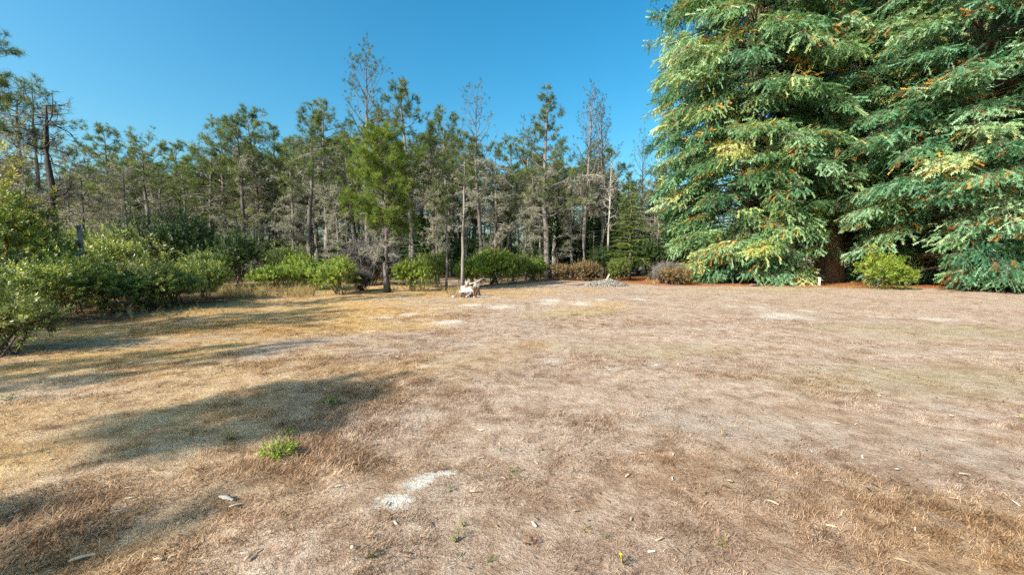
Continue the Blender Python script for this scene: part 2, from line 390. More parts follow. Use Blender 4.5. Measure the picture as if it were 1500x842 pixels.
def axis_lines(lo, hi, mid_lo, mid_hi, fine):
    out = list(np.arange(mid_lo, mid_hi+1e-6, fine))
    s, x = fine, mid_hi
    while x < hi: s *= 1.25; x += s; out.append(min(x, hi))
    s, x = fine, mid_lo
    while x > lo: s *= 1.25; x -= s; out.insert(0, max(x, lo))
    return np.array(sorted(set(out)))
gx_, gy_ = axis_lines(-900, 900, -14, 20, .16), axis_lines(-400, 1500, -2, 30, .16)
XX, YY = np.meshgrid(gx_, gy_)
a = Acc(); nx, ny = len(gx_), len(gy_)
idx = np.arange(nx*ny).reshape(ny, nx)
a.add(np.stack([XX.ravel(), YY.ravel(), gz(XX.ravel(), YY.ravel())], 1), None,
      np.stack([idx[:-1, :-1], idx[:-1, 1:], idx[1:, 1:], idx[1:, :-1]], 2).reshape(-1, 4))
gme = a.mesh('ground', M_ground, True); put(gme, zones(XX.ravel(), YY.ravel()))
tag(obj('ground', gme), kind='structure')

# --- short dry grass: tufts instanced on points, one object
def tuft_mesh(name, n, h, spread, width, seed, mat):
    r = np.random.default_rng(seed); A = Acc()
    for i in range(n):
        az = r.random()*6.283; base = r.normal(0, spread*.35, 2); hh = h*r.uniform(.5, 1.15); lean = r.uniform(.4, 2.0)*hh
        d = np.array([math.cos(az), math.sin(az)]); s = np.array([-d[1], d[0]])*width*r.uniform(.7, 1.3)
        p0 = base; p1 = base + d*lean*.35; p2 = base + d*lean
        A.add([(*(p0-s), 0), (*(p0+s), 0), (*(p1+s*.8), hh*.6), (*(p1-s*.8), hh*.6), (*p2, hh)], [(3, 2, 4)], [(0, 1, 2, 3)])
    return A.mesh(name, mat)
tuft_col = bpy.data.collections.new('tuft_sources')
for k, (n, h, sprd, wd) in enumerate([(14, .020, .07, .0018), (14, .028, .08, .0018), (12, .015, .09, .0024), (20, .032, .08, .0016)]):
    o = bpy.data.objects.new('tuft_source', tuft_mesh('tuft', n, h, sprd, wd, 50+k, M_blade)); tuft_col.objects.link(o)

def scatter_grass():
    r = np.random.default_rng(3); pts = []
    for (d0, d1, dens) in [(1.5, 4, 650), (4, 7, 420), (7, 12, 190), (12, 19, 80), (19, 27, 34)]:
        area = .5*(d1*d1-d0*d0)*R(116); n = int(area*dens)
        d = np.sqrt(r.uniform(d0*d0, d1*d1, n)); a_ = r.uniform(-R(58), R(58), n)
        pts.append(np.stack([d*np.sin(a_), d*np.cos(a_)], 1))
    P = np.concatenate(pts)
    nz = vnoise(P[:, 0]+9, P[:, 1]+9, .8)*.5 + vnoise(P[:, 0]+31, P[:, 1]+17, 2.9)*.5
    keep = r.random(len(P)) < np.clip((nz-.26)*2.3, .05, 1)
    for (x, y, ax, ay, tn) in SAND:
        q = ((P[:, 0]-x)/ax)**2 + ((P[:, 1]-y)/ay)**2
        keep &= ~((q < 1.1) & (r.random(len(P)) < .93))
    P, nz = P[keep], nz[keep]
    sc = np.clip(.6 + (nz-.4)*1.5, .45, 1.2)*r.uniform(.7, 1.3, len(P))
    sc *= np.where(P[:, 0] < -1.0, 1.15, .9)
    me = bpy.data.meshes.new('dry_grass'); me.vertices.add(len(P))
    co = np.stack([P[:, 0], P[:, 1], gz(P[:, 0], P[:, 1])-.004], 1)
    me.vertices.foreach_set('co', co.astype(np.float32).ravel())
    zn = zones(P[:, 0], P[:, 1]); put(me, dict(gold=zn['gold'], olive=zn['olive'], brown=zn['brown'], hue=np.clip(r.normal(.45, .25, len(P)) + (vnoise(P[:, 0]+60, P[:, 1]+5, 6.5)-.5)*.5, 0, 1)))
    at = me.attributes.new('size', 'FLOAT', 'POINT'); at.data.foreach_set('value', sc.astype(np.float32))
    at = me.attributes.new('turn', 'FLOAT', 'POINT'); at.data.foreach_set('value', (r.random(len(P))*6.283).astype(np.float32))
    o = obj('dry_grass', me)
    ng = bpy.data.node_groups.new('grass_scatter', 'GeometryNodeTree')
    ng.interface.new_socket('Geometry', in_out='INPUT', socket_type='NodeSocketGeometry')
    ng.interface.new_socket('Geometry', in_out='OUTPUT', socket_type='NodeSocketGeometry')
    gi, go = ng.nodes.new('NodeGroupInput'), ng.nodes.new('NodeGroupOutput')
    ci = ng.nodes.new('GeometryNodeCollectionInfo'); ci.inputs['Collection'].default_value = tuft_col
    ci.inputs['Separate Children'].default_value = True; ci.inputs['Reset Children'].default_value = True
    iop = ng.nodes.new('GeometryNodeInstanceOnPoints'); iop.inputs['Pick Instance'].default_value = True
    na = ng.nodes.new('GeometryNodeInputNamedAttribute'); na.data_type = 'FLOAT'; na.inputs['Name'].default_value = 'size'
    nb = ng.nodes.new('GeometryNodeInputNamedAttribute'); nb.data_type = 'FLOAT'; nb.inputs['Name'].default_value = 'turn'
    cx = ng.nodes.new('ShaderNodeCombineXYZ')
    L = ng.links.new
    L(gi.outputs[0], iop.inputs['Points']); L(ci.outputs[0], iop.inputs['Instance'])
    L(nb.outputs['Attribute'], cx.inputs['Z']); L(cx.outputs[0], iop.inputs['Rotation']); L(na.outputs['Attribute'], iop.inputs['Scale'])
    L(iop.outputs[0], go.inputs[0])
    md = o.modifiers.new('scatter', 'NODES'); md.node_group = ng
    tag(o, 'short dry straw-coloured grass covering the open clearing', 'grass', kind='stuff')
scatter_grass()

# ------------------------------------------------------------------ foliage templates
def needle_tuft(n, seed, spread=1.0, w=.055, fwd=.6):
    r = np.random.default_rng(seed); V = []; T = []
    for i in range(n):
        d = norm(r.normal(0, 1, 3)*np.array([.6, spread, spread]) + np.array([fwd, 0, 0]))
        s = norm(np.cross(d, r.normal(0, 1, 3)))*w
        L = r.uniform(.7, 1.1); b = r.uniform(-.35, .35)*np.array([1, 0, 0])
        k = len(V); V += [b-s, b+s, b+d*L]; T.append((k, k+1, k+2))
    return np.array(V), np.array(T)
def frond(pairs=8, w=.055, seed=0):
    r = np.random.default_rng(seed); V = []; T = []
    V += [(0, -.02, 0), (0, .02, 0), (1, 0, -.12)]; T.append((0, 1, 2))
    for i in range(pairs):
        t = .1 + .85*i/(pairs-1); L = .36*math.sin(math.pi*(.18+.74*(1-abs(t-.42))))*r.uniform(.8, 1.1)*(1.15-t*.55)
        for sgn in (-1, 1):
            a = R(48)*r.uniform(.85, 1.15)
            b = np.array([t, 0, -.12*t*t]); d = np.array([math.cos(a), sgn*math.sin(a), -.18]); s = np.array([w, 0, 0])*r.uniform(.8, 1.2)
            k = len(V); V += [b-s, b+s, b+d*L]; T.append((k, k+1, k+2))
    return np.array(V, float), np.array(T)
def leaf_sprig(n, seed, L=.5, w=.2, curl=.1):
    """a short shoot carrying folded oval leaves"""
    r = np.random.default_rng(seed); V = []; T = []
    for i in range(n):
        t = (i+.5)/n; az = i*2.4 + r.normal(0, .3)
        b = np.array([t*.8, 0, 0]); d = norm(np.array([.55+t*.5, math.cos(az), math.sin(az)]) + r.normal(0, .12, 3))
        u = norm(np.cross(d, np.array([1., 0, 0]) + r.normal(0, .1, 3))); nn = np.cross(d, u)
        l = L*r.uniform(.75, 1.15)
        k = len(V); V += [b, b+d*l*.5+u*w*l+nn*curl*l, b+d*l, b+d*l*.5-u*w*l+nn*curl*l]; T += [(k, k+1, k+2), (k, k+2, k+3)]
    return np.array(V), np.array(T)
T_PINE = [needle_tuft(22, s, 1.0, .030, .7) for s in (1, 2, 3)]
T_LICH = [needle_tuft(12, s, .9, .035, .1) for s in (4, 5)]
T_STICK = [needle_tuft(12, s, .9, .022, .6) for s in (14, 15)]
T_FROND = [frond(6, .085, s) for s in (1, 2, 3)]
T_FIR = [frond(7, .06, s) for s in (4, 5)]
T_LEAF = [leaf_sprig(9, s, .55, .21) for s in (6, 7, 8)]
T_SMALL = [leaf_sprig(16, s, .36, .2) for s in (9, 10)]

def rand_dirs(r, n): return norm(r.normal(0, 1, (n, 3)))
def stamp_mix(acc, temps, pos, dirs, scale, tint, r, up=None, roll=None):
    pos, dirs = np.asarray(pos, float), np.asarray(dirs, float); n = len(pos)
    if n == 0: return
    fr = frames(dirs, up, r.uniform(0, 6.283, n) if roll is None else roll)
    which = r.integers(0, len(temps), n)
    scale, tint = np.broadcast_to(scale, (n,)), np.broadcast_to(tint, (n,))
    for k, (tv, tf) in enumerate(temps):
        m_ = which == k; acc.stamp(tv, tf, pos[m_], fr[m_], scale[m_], tint[m_])

# ------------------------------------------------------------------ pines
def limb(r, p0, az, el, L, bend, n=6, wob=.05):
    pts = [np.array(p0, float)]; d_el = el; a_ = az
    for i in range(n-1):
        st = L/(n-1)
        pts.append(pts[-1] + st*np.array([math.cos(a_)*math.cos(d_el), math.sin(a_)*math.cos(d_el), math.sin(d_el)]))
        d_el += bend/(n-1) + r.normal(0, wob*1.5); a_ += r.normal(0, wob*3)
    return np.array(pts)
def pine(seed, h, r_tr, rad, start, n_br, shape='round', el=.15, bend=.45, sub=6, tufts=6, tsize=.22, n_dead=18, dead_lo=.40, dead_len=1.3,
         lich=.5, wander=.12, mat=None, tint0=.45, stems=1, bark=None, lean=(0, 0), fine=True, whorl=False):
    r = np.random.default_rng(seed)
    wood, crown, dead = Acc(), Acc(), Acc()
    tp, td, ts, tt = [], [], [], []          # needle tufts
    lp, ld = [], []                          # lichen
    q0, q1, qw, qt = [], [], [], []          # fine dead twigs
    s0, s1, sw = [], [], []                  # live twigs
    for st in range(stems):
        hh = h*(1 - .12*st); n = 12
        off = r.normal(0, .16, 2) if st else np.zeros(2)
        wx, wy = np.cumsum(r.normal(0, wander/3, n)), np.cumsum(r.normal(0, wander/3, n))
        z = np.linspace(0, hh, n); t = z/hh
        tr_pts = np.stack([off[0]*(1+2*t) + (wx-wx[0])*hh/10 + lean[0]*t*t*hh, off[1]*(1+2*t) + (wy-wy[0])*hh/10 + lean[1]*t*t*hh, z - .05*(t == 0)], 1)
        rr = 1.3*r_tr*(1-.15*st)*np.maximum((1-t)**.75*.9+.05, .06); rr[0] *= 1.45
        tube(wood, tr_pts, rr, 8, .5)
        at = lambda tq: np.array([np.interp(tq, t, tr_pts[:, k]) for k in range(3)])
        ra = lambda tq: float(np.interp(tq, t, rr))
        az = r.random()*6.28
        nb = n_br if st == 0 else int(n_br*.7)
        for i in range(nb):
            u = (i + r.uniform(0, .8))/nb
            if whorl: u = (round(u*nb/5)*5 + r.uniform(-.4, .4))/nb
            u = min(max(u, 0), .995)
            tq = start + (1-start)*u; az += 2.4 + r.normal(0, .35)
            sh = {'round': math.sin(math.pi*(.12+.80*u))**.8, 'cone': 1.02-.93*u, 'flat': .45+.6*u if u < .9 else .8, 'spire': (.35+.65*math.sin(math.pi*min(1, u*1.1+.1))) if u < .7 else 1.3*(1-u)+.12,
                  'open': .35+.65*math.sin(math.pi*(.15+.75*u))}[shape]
            L = max(.25, rad*sh*r.uniform(.55, 1.2))
            pts = limb(r, at(tq), az, el + r.normal(0, .15) + (.5*u*u), L, bend + r.normal(0, .2), 6, .07)
            r0 = min(ra(tq)*.55, .012+.016*L)
            tube(wood, pts, np.linspace(r0, .006, len(pts)), 5, .5, False)
            ns = max(2, int(sub*(.5+L/rad*.7)))
            for k in range(ns):
                f = r.uniform(.28, 1.0) if k else 1.0
                p = np.array([np.interp(f*(len(pts)-1), np.arange(len(pts)), pts[:, c]) for c in range(3)])
                dmain = norm(pts[min(int(f*5)+1, 5)] - pts[max(int(f*5)-1, 0)])
                d = norm(dmain + r.normal(0, .55, 3)*np.array([1, 1, .5]) + np.array([0, 0, .25]))
                l2 = L*r.uniform(.18, .36)*(1.15-f*.4) + .12
                e = p + d*l2
                s0.append(p); s1.append(e); sw.append(.010)
                nt_ = max(2, int(tufts*r.uniform(.5, 1.3)))
                if r.random() < .12: continue
                for q in range(nt_):
                    g = r.uniform(.3, 1.05); b = p + d*l2*g; d3 = norm(d + r.normal(0, .7, 3) + np.array([0, 0, .35])); l3 = r.uniform(.04, .2)+.1*l2
                    tp.append(b + d3*l3); td.append(d3); ts.append(tsize*r.uniform(.7, 1.25)); tt.append(tint0 + r.normal(0, .2) + .12*d3[2])
                    if fine and q % 2 == 0: s0.append(b); s1.append(b+d3*l3); sw.append(.006)
        # dead lower branches with twigs and lichen
        for i in range(n_dead if st == 0 else n_dead//2):
            tq = r.uniform(dead_lo, min(1, start+.25)); az = r.random()*6.28
            L = dead_len*r.uniform(.35, 1.25)
            pts = limb(r, at(tq), az, r.normal(.05, .25), L, r.normal(-.1, .45), 5, .14)
            tube(dead, pts, np.linspace(min(ra(tq)*.45, .018+.009*L), .007, len(pts)), 4, .8, False)
            for k in range(int(4 + L*6)):
                f = r.uniform(.2, 1.0); p = np.array([np.interp(f*4, np.arange(5), pts[:, c]) for c in range(3)])
                d = norm(r.normal(0, 1, 3)*np.array([1, 1, .7]) + norm(pts[-1]-pts[0])*.8); l2 = r.uniform(.12, .5)
                e = p + d*l2; q0.append(p); q1.append(e); qw.append(.0105); qt.append(r.uniform(.2, 1))
                for _ in range(3):
                    g = r.uniform(.3, 1); b = p + (e-p)*g; dd = norm(d + r.normal(0, .8, 3)); q0.append(b); q1.append(b+dd*r.uniform(.08, .28)); qw.append(.007); qt.append(r.uniform(.2, 1))
                    if r.random() < lich: lp.append(b + dd*r.uniform(0, .15)); ld.append(norm(dd*.5 + np.array([0, 0, -.8])))
    twigs(wood, s0, s1, np.array(sw) if sw else 0, .5) if s0 else None
    twigs(dead, q0, q1, np.array(qw), np.array(qt)) if q0 else None
    stamp_mix(crown, T_PINE, tp, td, np.array(ts), np.clip(np.array(tt), 0, 1), r) if tp else None
    parts = [('trunk', wood.mesh('pine_trunk', bark or M_bark, True))]
    if tp: parts.append(('crown', crown.mesh('pine_crown', mat or M_pine)))
    if q0: parts.append(('dead_twigs', dead.mesh('dead_twigs', M_twig)))
    if lp:
        li = Acc(); stamp_mix(li, T_LICH, lp, ld, r.uniform(.09, .22, len(lp)), r.uniform(.15, .95, len(lp)), r)
        parts.append(('lichen', li.mesh('lichen', M_lichen)))
    return parts, h

P = {}
P['bishop1'] = pine(1, 11, .17, 1.9, .52, 34, 'round', tufts=8, n_dead=22)
P['bishop2'] = pine(2, 10, .15, 1.7, .45, 34, 'round', tufts=7, n_dead=26, lean=(.05, 0))
P['bishop3'] = pine(3, 11, .16, 1.6, .62, 26, 'round', tufts=9, n_dead=26, lean=(-.04, .02))
P['flat']    = pine(4, 10, .17, 2.4, .66, 24, 'flat', el=.25, tufts=8, n_dead=24, dead_len=1.7)
P['open1']   = pine(5, 12, .15, 2.1, .35, 46, 'open', el=.45, bend=.55, sub=5, tufts=4, tsize=.17, n_dead=16, lich=.4, tint0=.35)
P['open2']   = pine(6, 11, .13, 1.7, .42, 40, 'open', el=.4, bend=.5, sub=4, tufts=3, tsize=.15, n_dead=24, lich=.5, tint0=.3)
P['twiggy']  = pine(7, 11, .13, 1.7, .36, 44, 'open', el=.55, bend=.6, sub=6, tufts=2, tsize=.12, n_dead=20, lich=.3, tint0=.2)
P['cone']    = pine(8, 11, .16, 2.5, .34, 66, 'cone', el=.1, bend=.3, sub=5, tufts=7, n_dead=20, whorl=True)
P['dense']   = pine(9, 9, .14, 2.2, .42, 56, 'round', tufts=12, tsize=.23, n_dead=26, dead_lo=.2, mat=M_green, tint0=.5, stems=2)
P['pole']    = pine(10, 9.5, .10, 1.0, .66, 20, 'round', tufts=7, n_dead=14, dead_len=.7, lich=.3)
P['lichen1'] = pine(11, 9, .12, 1.3, .66, 14, 'round', tufts=5, n_dead=60, dead_lo=.15, dead_len=1.4, lich=.75)
P['lichen2'] = pine(12, 8, .11, 1.2, .72, 12, 'open', tufts=4, n_dead=64, dead_lo=.2, dead_len=1.5, lich=.8)
P['mossy']   = pine(13, 6, .09, 1.0, .8, 8, 'open', tufts=4, n_dead=54, dead_lo=.12, dead_len=1.3, lich=.7, tint0=.6)
P['tufttop'] = pine(15, 8, .07, .85, .925, 18, 'round', el=.0, bend=.1, tufts=11, n_dead=2, dead_len=.5)
P['spire']   = pine(14, 12, .15, 1.4, .4, 44, 'spire', el=.3, tufts=5, n_dead=22)

# bare snags
def snag(seed, h, r_tr, n, L, el, fork=True, mat=None):
    r = np.random.default_rng(seed); wood, fine = Acc(), Acc(); n_ = 11
    z = np.linspace(0, h, n_); t = z/h
    pts = np.stack([np.cumsum(r.normal(0, .05, n_)), np.cumsum(r.normal(0, .05, n_)), z], 1); pts[:, :2] -= pts[0, :2]
    rr = r_tr*((1-t)**.6*.85+.15); rr[0] *= 1.4; tube(wood, pts, rr, 9)
    q0, q1, qw = [], [], []
    for i in range(n):
        tq = r.uniform(.38, 1.0) if i else 1.0; p = np.array([np.interp(tq, t, pts[:, k]) for k in range(3)]); az = i*2.4 + r.normal(0, .4)
        l = L*r.uniform(.4, 1.2); b = limb(r, p, az, el + r.normal(0, .25), l, r.normal(.1, .5), 8, .16)
        tube(wood, b, np.linspace(min(.035, .02+.012*l), .007, 8), 5, .5, False)
        for k in range(int(3+l*4)):
            f = r.uniform(.3, 1)*7; a0 = np.array([np.interp(f, np.arange(8), b[:, c]) for c in range(3)])
            d = norm(norm(b[-1]-b[0]) + r.normal(0, .8, 3)); e = limb(r, a0, math.atan2(d[1], d[0]), math.asin(max(-1, min(1, d[2]))), r.uniform(.25, .8), r.normal(0, .8), 4, .25)
            tube(wood, e, np.linspace(.013, .005, 4), 4, .5, False)
            for _ in range(4):
                g = r.uniform(.5, 3); a1 = np.array([np.interp(g, np.arange(4), e[:, c]) for c in range(3)]); q0.append(a1); q1.append(a1 + norm(d + r.normal(0, .9, 3))*r.uniform(.1, .35)); qw.append(.006)
    twigs(fine, q0, q1, np.array(qw), .5)
    return [('trunk', wood.mesh('snag_trunk', mat or M_bark, True)), ('dead_twigs', fine.mesh('snag_twigs', mat or M_bark))], h
P['snag']  = snag(21, 8.5, .19, 18, 1.7, .15, mat=M_bark_shade)
P['snag2'] = snag(22, 8.5, .15, 22, 1.3, .3, mat=M_bark_shade)
P['white'] = snag(23, 8, .085, 14, .8, .6, mat=M_barkw)
P['gnarl'] = snag(24, 6.5, .22, 11, 1.9, .35, mat=M_barkw)

def fir(seed, h, rad, mat, start=.1, n=46, fs=.34, bark=None):
    r = np.random.default_rng(seed); wood, crown = Acc(), Acc(); pos, dr, sc, ti = [], [], [], []
    z = np.linspace(0, h, 8); tube(wood, np.stack([r.normal(0, .02, 8), r.normal(0, .02, 8), z], 1), (.015+.018*h)*(1-z/h*.92), 7)
    for i in range(n):
        u = (i+r.random())/n; zz = h*(start + (1-start)*u); az = i*2.4; L = rad*(1-u*.92)*r.uniform(.6, 1.15)
        b = limb(r, (0, 0, zz), az, .15, L, -.4, 5, .05); tube(wood, b, np.linspace(.02, .006, 5), 4, .5, False)
        k = max(4, int(L*13))
        for j in range(k):
            f = (j+.5)/k; p = np.array([np.interp(f*4, np.arange(5), b[:, c]) for c in range(3)]); d = norm(b[-1]-b[0])
            side = np.array([-d[1], d[0], 0])*(1 if j % 2 else -1)
            pos.append(p); dr.append(norm(d*.7 + side*r.uniform(.5, 1.1) + np.array([0, 0, r.normal(-.1, .2)]))); sc.append(fs*r.uniform(.6, 1.2)*(1.1-f*.4)); ti.append(.4 + r.normal(0, .16))
    stamp_mix(crown, T_FIR, pos, dr, np.array(sc), np.clip(ti, 0, 1), r, roll=r.normal(0, .5, len(pos)))
    return [('trunk', wood.mesh('fir_trunk', bark or M_bark, True)), ('crown', crown.mesh('fir_crown', mat))], h
P['fir1'] = fir(31, 5, 1.5, M_fir); P['fir2'] = fir(32, 4, 1.2, M_fir, .06, 40); P['fir3'] = fir(33, 5, 1.7, M_green, .2, 60, .46)

# ------------------------------------------------------------------ shrubs
def shrub(seed, rx, ry, h, mat, n=420, temps=None, size=.16, lumps=9, tint0=.5, stems=9, skirt=True, extra=None, extra_n=0):
    r = np.random.default_rng(seed); wood, leaf, ex = Acc(), Acc(), Acc()
    temps = temps or T_LEAF
    cs = [(r.uniform(-.62, .62)*rx, r.uniform(-.62, .62)*ry, h*r.uniform(.35, .72), r.uniform(.32, .55)) for _ in range(lumps)]
    cs.append((0, 0, h*.62, .6))
    pos, dr = [], []
    while len(pos) < n:
        c = cs[r.integers(len(cs))]; d = rand_dirs(r, 1)[0]; d[2] = abs(d[2])*1.1 if r.random() < .72 else d[2]; d = norm(d)
        q = r.uniform(.72, 1.06) if r.random() < .8 else r.uniform(.3, .8)
        p = np.array([c[0] + d[0]*c[3]*rx*q, c[1] + d[1]*c[3]*ry*q, c[2] + d[2]*c[3]*h*.75*q])
        if p[2] < .04: p[2] = r.uniform(.04, .25)
        if r.random() < .07 and p[2] > h*.4: p = p*np.array([1.05, 1.05, r.uniform(1.1, 1.4)])
        pos.append(p); dr.append(norm(d + np.array([0, 0, .35]) + r.normal(0, .35, 3)))
    pos, dr = np.array(pos), np.array(dr)
    ti = np.clip(tint0 + r.normal(0, .24, n) + .10*vnoise(pos[:, 0]*3+9, pos[:, 1]*3+pos[:, 2]*3, .8), 0, 1)
    ne = extra_n
    stamp_mix(leaf, temps, pos[ne:], dr[ne:], size*r.uniform(.7, 1.3, n-ne), ti[ne:], r)
    if ne: stamp_mix(ex, temps, pos[:ne]*np.array([1, 1, .7]), dr[:ne], size*r.uniform(.7, 1.2, ne), ti[:ne], r)
    for i in range(stems):
        p = pos[r.integers(n)]; b0 = np.array([r.normal(0, .12)*rx, r.normal(0, .12)*ry, -.03]); m1 = (b0+p)/2 + r.normal(0, .08, 3); m1[2] += .1*h
        tube(wood, [b0, b0*.7+m1*.3, m1, p], [.022, .018, .012, .005], 5, .5, False)
    k = min(n, 150); j = r.integers(0, n, k); twigs(wood, pos[j]-dr[j]*r.uniform(.15, .35, (k, 1)), pos[j], .006, .5)
    parts = [('stem', wood.mesh('shrub_stem', M_stem)), ('foliage', leaf.mesh('shrub_foliage', mat))]
    if ne: parts.append(('withered_leaves', ex.mesh('withered_leaves', extra)))
    return parts, h, (leaf, wood)
B = {}
B['leafy1'] = shrub(41, 1.1, 1.0, 1.3, M_shrub, 700, extra=M_redlf, extra_n=50)
B['leafy2'] = shrub(42, 1.2, 1.1, 1.5, M_shrub, 760, tint0=.6, extra=M_redlf, extra_n=30)
B['leafy3'] = shrub(43, .9, .9, 1.0, M_pale, 560, size=.14)
B['bright'] = shrub(44, .95, .9, 1.2, M_bright, 800, temps=T_SMALL, size=.17)
B['bright2'] = shrub(45, 1.1, .9, 1.0, M_bright, 800, temps=T_SMALL, size=.16, tint0=.4)
B['dark']   = shrub(46, 1.7, 1.5, 3.0, M_dark, 1700, temps=T_SMALL, size=.2, lumps=12)
B['dark2']  = shrub(47, 1.1, 1.0, 2.0, M_dark, 1000, temps=T_SMALL, size=.18, tint0=.65)
B['brown']  = shrub(48, .9, .8, .9, M_dry, 520, temps=T_SMALL, size=.15)
B['olive']  = shrub(49, 1.2, 1.1, 1.7, M_shrub, 1100, temps=T_SMALL, size=.17, tint0=.45)
B['tallleaf'] = shrub(50, 1.3, 1.2, 2.6, M_shrub, 1300, tint0=.62, size=.15, extra=M_redlf, extra_n=120)
B['lightleaf'] = shrub(53, 1.2, 1.0, 1.5, M_bright, 420, size=.24, tint0=.45)
B['yellow'] = shrub(51, 1.0, 1.0, 3.0, M_yellow, 260, size=.17, lumps=7)
B['twig']   = shrub(52, 1.0, .9, 1.0, M_brush, 520, temps=T_STICK, size=.34, tint0=.4, stems=40)

# ------------------------------------------------------------------ redwoods
def redwood(seed, h, prof, n_b, mat, gap=None, n_orange=.03, tint0=.45, zmin=.5, droop=.55, r_tr=.55):
    """prof: list of (z, radius); gap: (azimuth, half width, z below which that side stays open)"""
    r = np.random.default_rng(seed); wood, leaf, org = Acc(), Acc(), Acc()
    z = np.linspace(-.1, h, 16); t = np.clip(z/h, 0, 1)
    tube(wood, np.stack([.12*np.sin(t*5), .1*np.sin(t*4+1), z], 1), r_tr*((1-t)**.8*.92+.04)*(1+.45*np.exp(-t*28)), 14)
    pz, pr = np.array([p_[0] for p_ in prof]), np.array([p_[1] for p_ in prof])
    pos, dr, sc, ti, rl = [], [], [], [], []; op, od, os_ = [], [], []
    w0, w1, ww = [], [], []
    for i in range(n_b):
        u = (i+r.random())/n_b; zz = zmin + (h-zmin-.4)*u**1.4; az = i*2.39996 + r.normal(0, .3)
        nz_ = .5*vnoise((az % 6.283)*1.75+seed, zz*.42, 1.0) + .5*vnoise((az % 6.283)*3.1+seed*2, zz*.8, 1.0)
        if nz_ < .33 and r.random() < .65: continue
        lump = .70 + .58*nz_
        rad = float(np.interp(zz, pz, pr))*lump*r.uniform(.85, 1.08)
        z0 = zz + rad*r.uniform(.05, .3)
        if gap and zz < gap[2] and abs((az-gap[0]+math.pi) % (2*math.pi)-math.pi) < gap[1]: continue
        el = r.uniform(-.05, .35); b = limb(r, (0, 0, z0), az, el, rad*1.06, -droop*r.uniform(.7, 1.6), 9, .045)
        lo = .30 + .25*r.random(); b[:, 2] = np.where(b[:, 2] < lo, lo + (b[:, 2]-lo)*.06, b[:, 2])
        tube(wood, b, np.linspace(.016+.007*rad, .008, 9), 5, .5, False)
        tb = tint0 + r.normal(0, .17)
        nsub = int(8 + rad*3.0)
        for k in range(nsub):
            f = r.uniform(.22, 1.0)**.65 if k else 1.0
            x8 = f*8; p = np.array([np.interp(x8, np.arange(9), b[:, c]) for c in range(3)])
            dm = norm(b[min(int(x8)+1, 8)] - b[max(int(x8)-1, 0)]); side = norm(np.array([-dm[1], dm[0], 0]))*(1 if k % 2 else -1)
            d = norm(dm*r.uniform(.35, .9) + side*r.uniform(.25, .95) + np.array([0, 0, r.normal(-.05, .28)]))
            l2 = (.50 + .20*rad*(1-f))*r.uniform(.7, 1.35)
            n2 = max(4, int(l2*6.2)); brown = r.random() < n_orange
            w0.append(p); w1.append(p + d*l2 + np.array([0, 0, -.3*l2*l2])); ww.append(.012)
            tk = tb + r.normal(0, .08)
            for q in range(n2):
                g = (q+.6)/n2; pp = p + d*l2*g + np.array([0, 0, -.3*l2*l2*g*g])
                s2 = norm(np.cross(d, [0, 0, 1]))*(1 if q % 2 else -1)
                dd = norm(d*.7 + s2*r.uniform(.1, .9)*(1 if g < .92 else .2) + np.array([0, 0, r.normal(-.38, .35)]))
                s_ = r.uniform(.30, .60)*(1.1-.25*g)
                if brown and r.random() < .55: op.append(pp); od.append(dd); os_.append(s_*.8)
                else: pos.append(pp); dr.append(dd); sc.append(s_); ti.append(tk + r.normal(0, .06) + (.10 if g > .8 else 0)); rl.append(r.normal(0, .8))
    pos = np.array(pos); dr = np.array(dr)
    stamp_mix(leaf, T_FROND, pos, dr, np.array(sc), np.clip(ti, 0, 1), r, roll=np.array(rl))
    twigs(wood, w0, w1, np.array(ww), .5)
    parts = [('trunk', wood.mesh('redwood_trunk', M_barkr, True)), ('crown', leaf.mesh('redwood_crown', mat))]
    if op:
        stamp_mix(org, T_FROND, op, od, np.array(os_), r.uniform(0, 1, len(op)), r); parts.append(('withered_sprays', org.mesh('withered_sprays', M_orange)))
    print('redwood', len(pos), len(op))
    return parts
def repaint(e, part, mat):
    """give one copy's part its own material on shared mesh data"""
    for c in e.children:
        if c.name.split('.')[0] == part: c.material_slots[0].link = 'OBJECT'; c.material_slots[0].material = mat
YR = 25.0
prof = [(0, 3.6), (1.5, 4.3), (4, 5.3), (8, 5.9), (12, 6.1), (16, 5.7), (20, 4.6), (25, 2.6), (29, .6)]
rw = lambda px, Y: (xat(px, 375, Y), Y, 0)
GRW = 'redwoods at the right edge of the clearing'
RW = redwood(61, 29, prof, 520, M_redw, (-.45, .75, 2.6), .13, .46, .35)
def thicken(e, turn, dz):
    """a second layer of boughs on the same tree, sharing the mesh of the first"""
    for c in list(e.children):
        if c.name.split('.')[0] == 'crown':
            d = c.copy(); C.objects.link(d); d.parent = e; d.rotation_euler = (0, 0, turn); d.location = (0, 0, dz); d.scale = (.97, .97, .985)
            for g in list(c.children): k = g.copy(); C.objects.link(k); k.parent = d
    return e
e = thicken(place(RW, 'redwood_tree', 'yellow-green redwood flecked with orange, nearest the pine forest, foliage sweeping to the ground', 'tree', rw(1092, 26.0), .3, (.92, .92, 1.0), group=GRW), .13, .16)
repaint(e, 'crown', M_redw2)
prof2 = [(0, 3.0), (2.5, 4.4), (4, 5.0), (8, 5.4), (13, 5.2), (17, 4.6), (22, 3.2), (29, .6)]
thicken(place(redwood(62, 29, prof2, 410, M_redw, (-2.2, .95, 5.0), .03, .46, 1.4, r_tr=.66), 'redwood_tree', 'middle redwood with its thick brown trunk showing behind the white standpipe', 'tree', rw(1216, 26.5), 0, group=GRW), .12, .18)
thicken(place(RW, 'redwood_tree', 'blue-green redwood with pale feathery boughs, farthest from the pine forest', 'tree', rw(1412, 21.2), 3.5, .93, group=GRW), .14, .15)
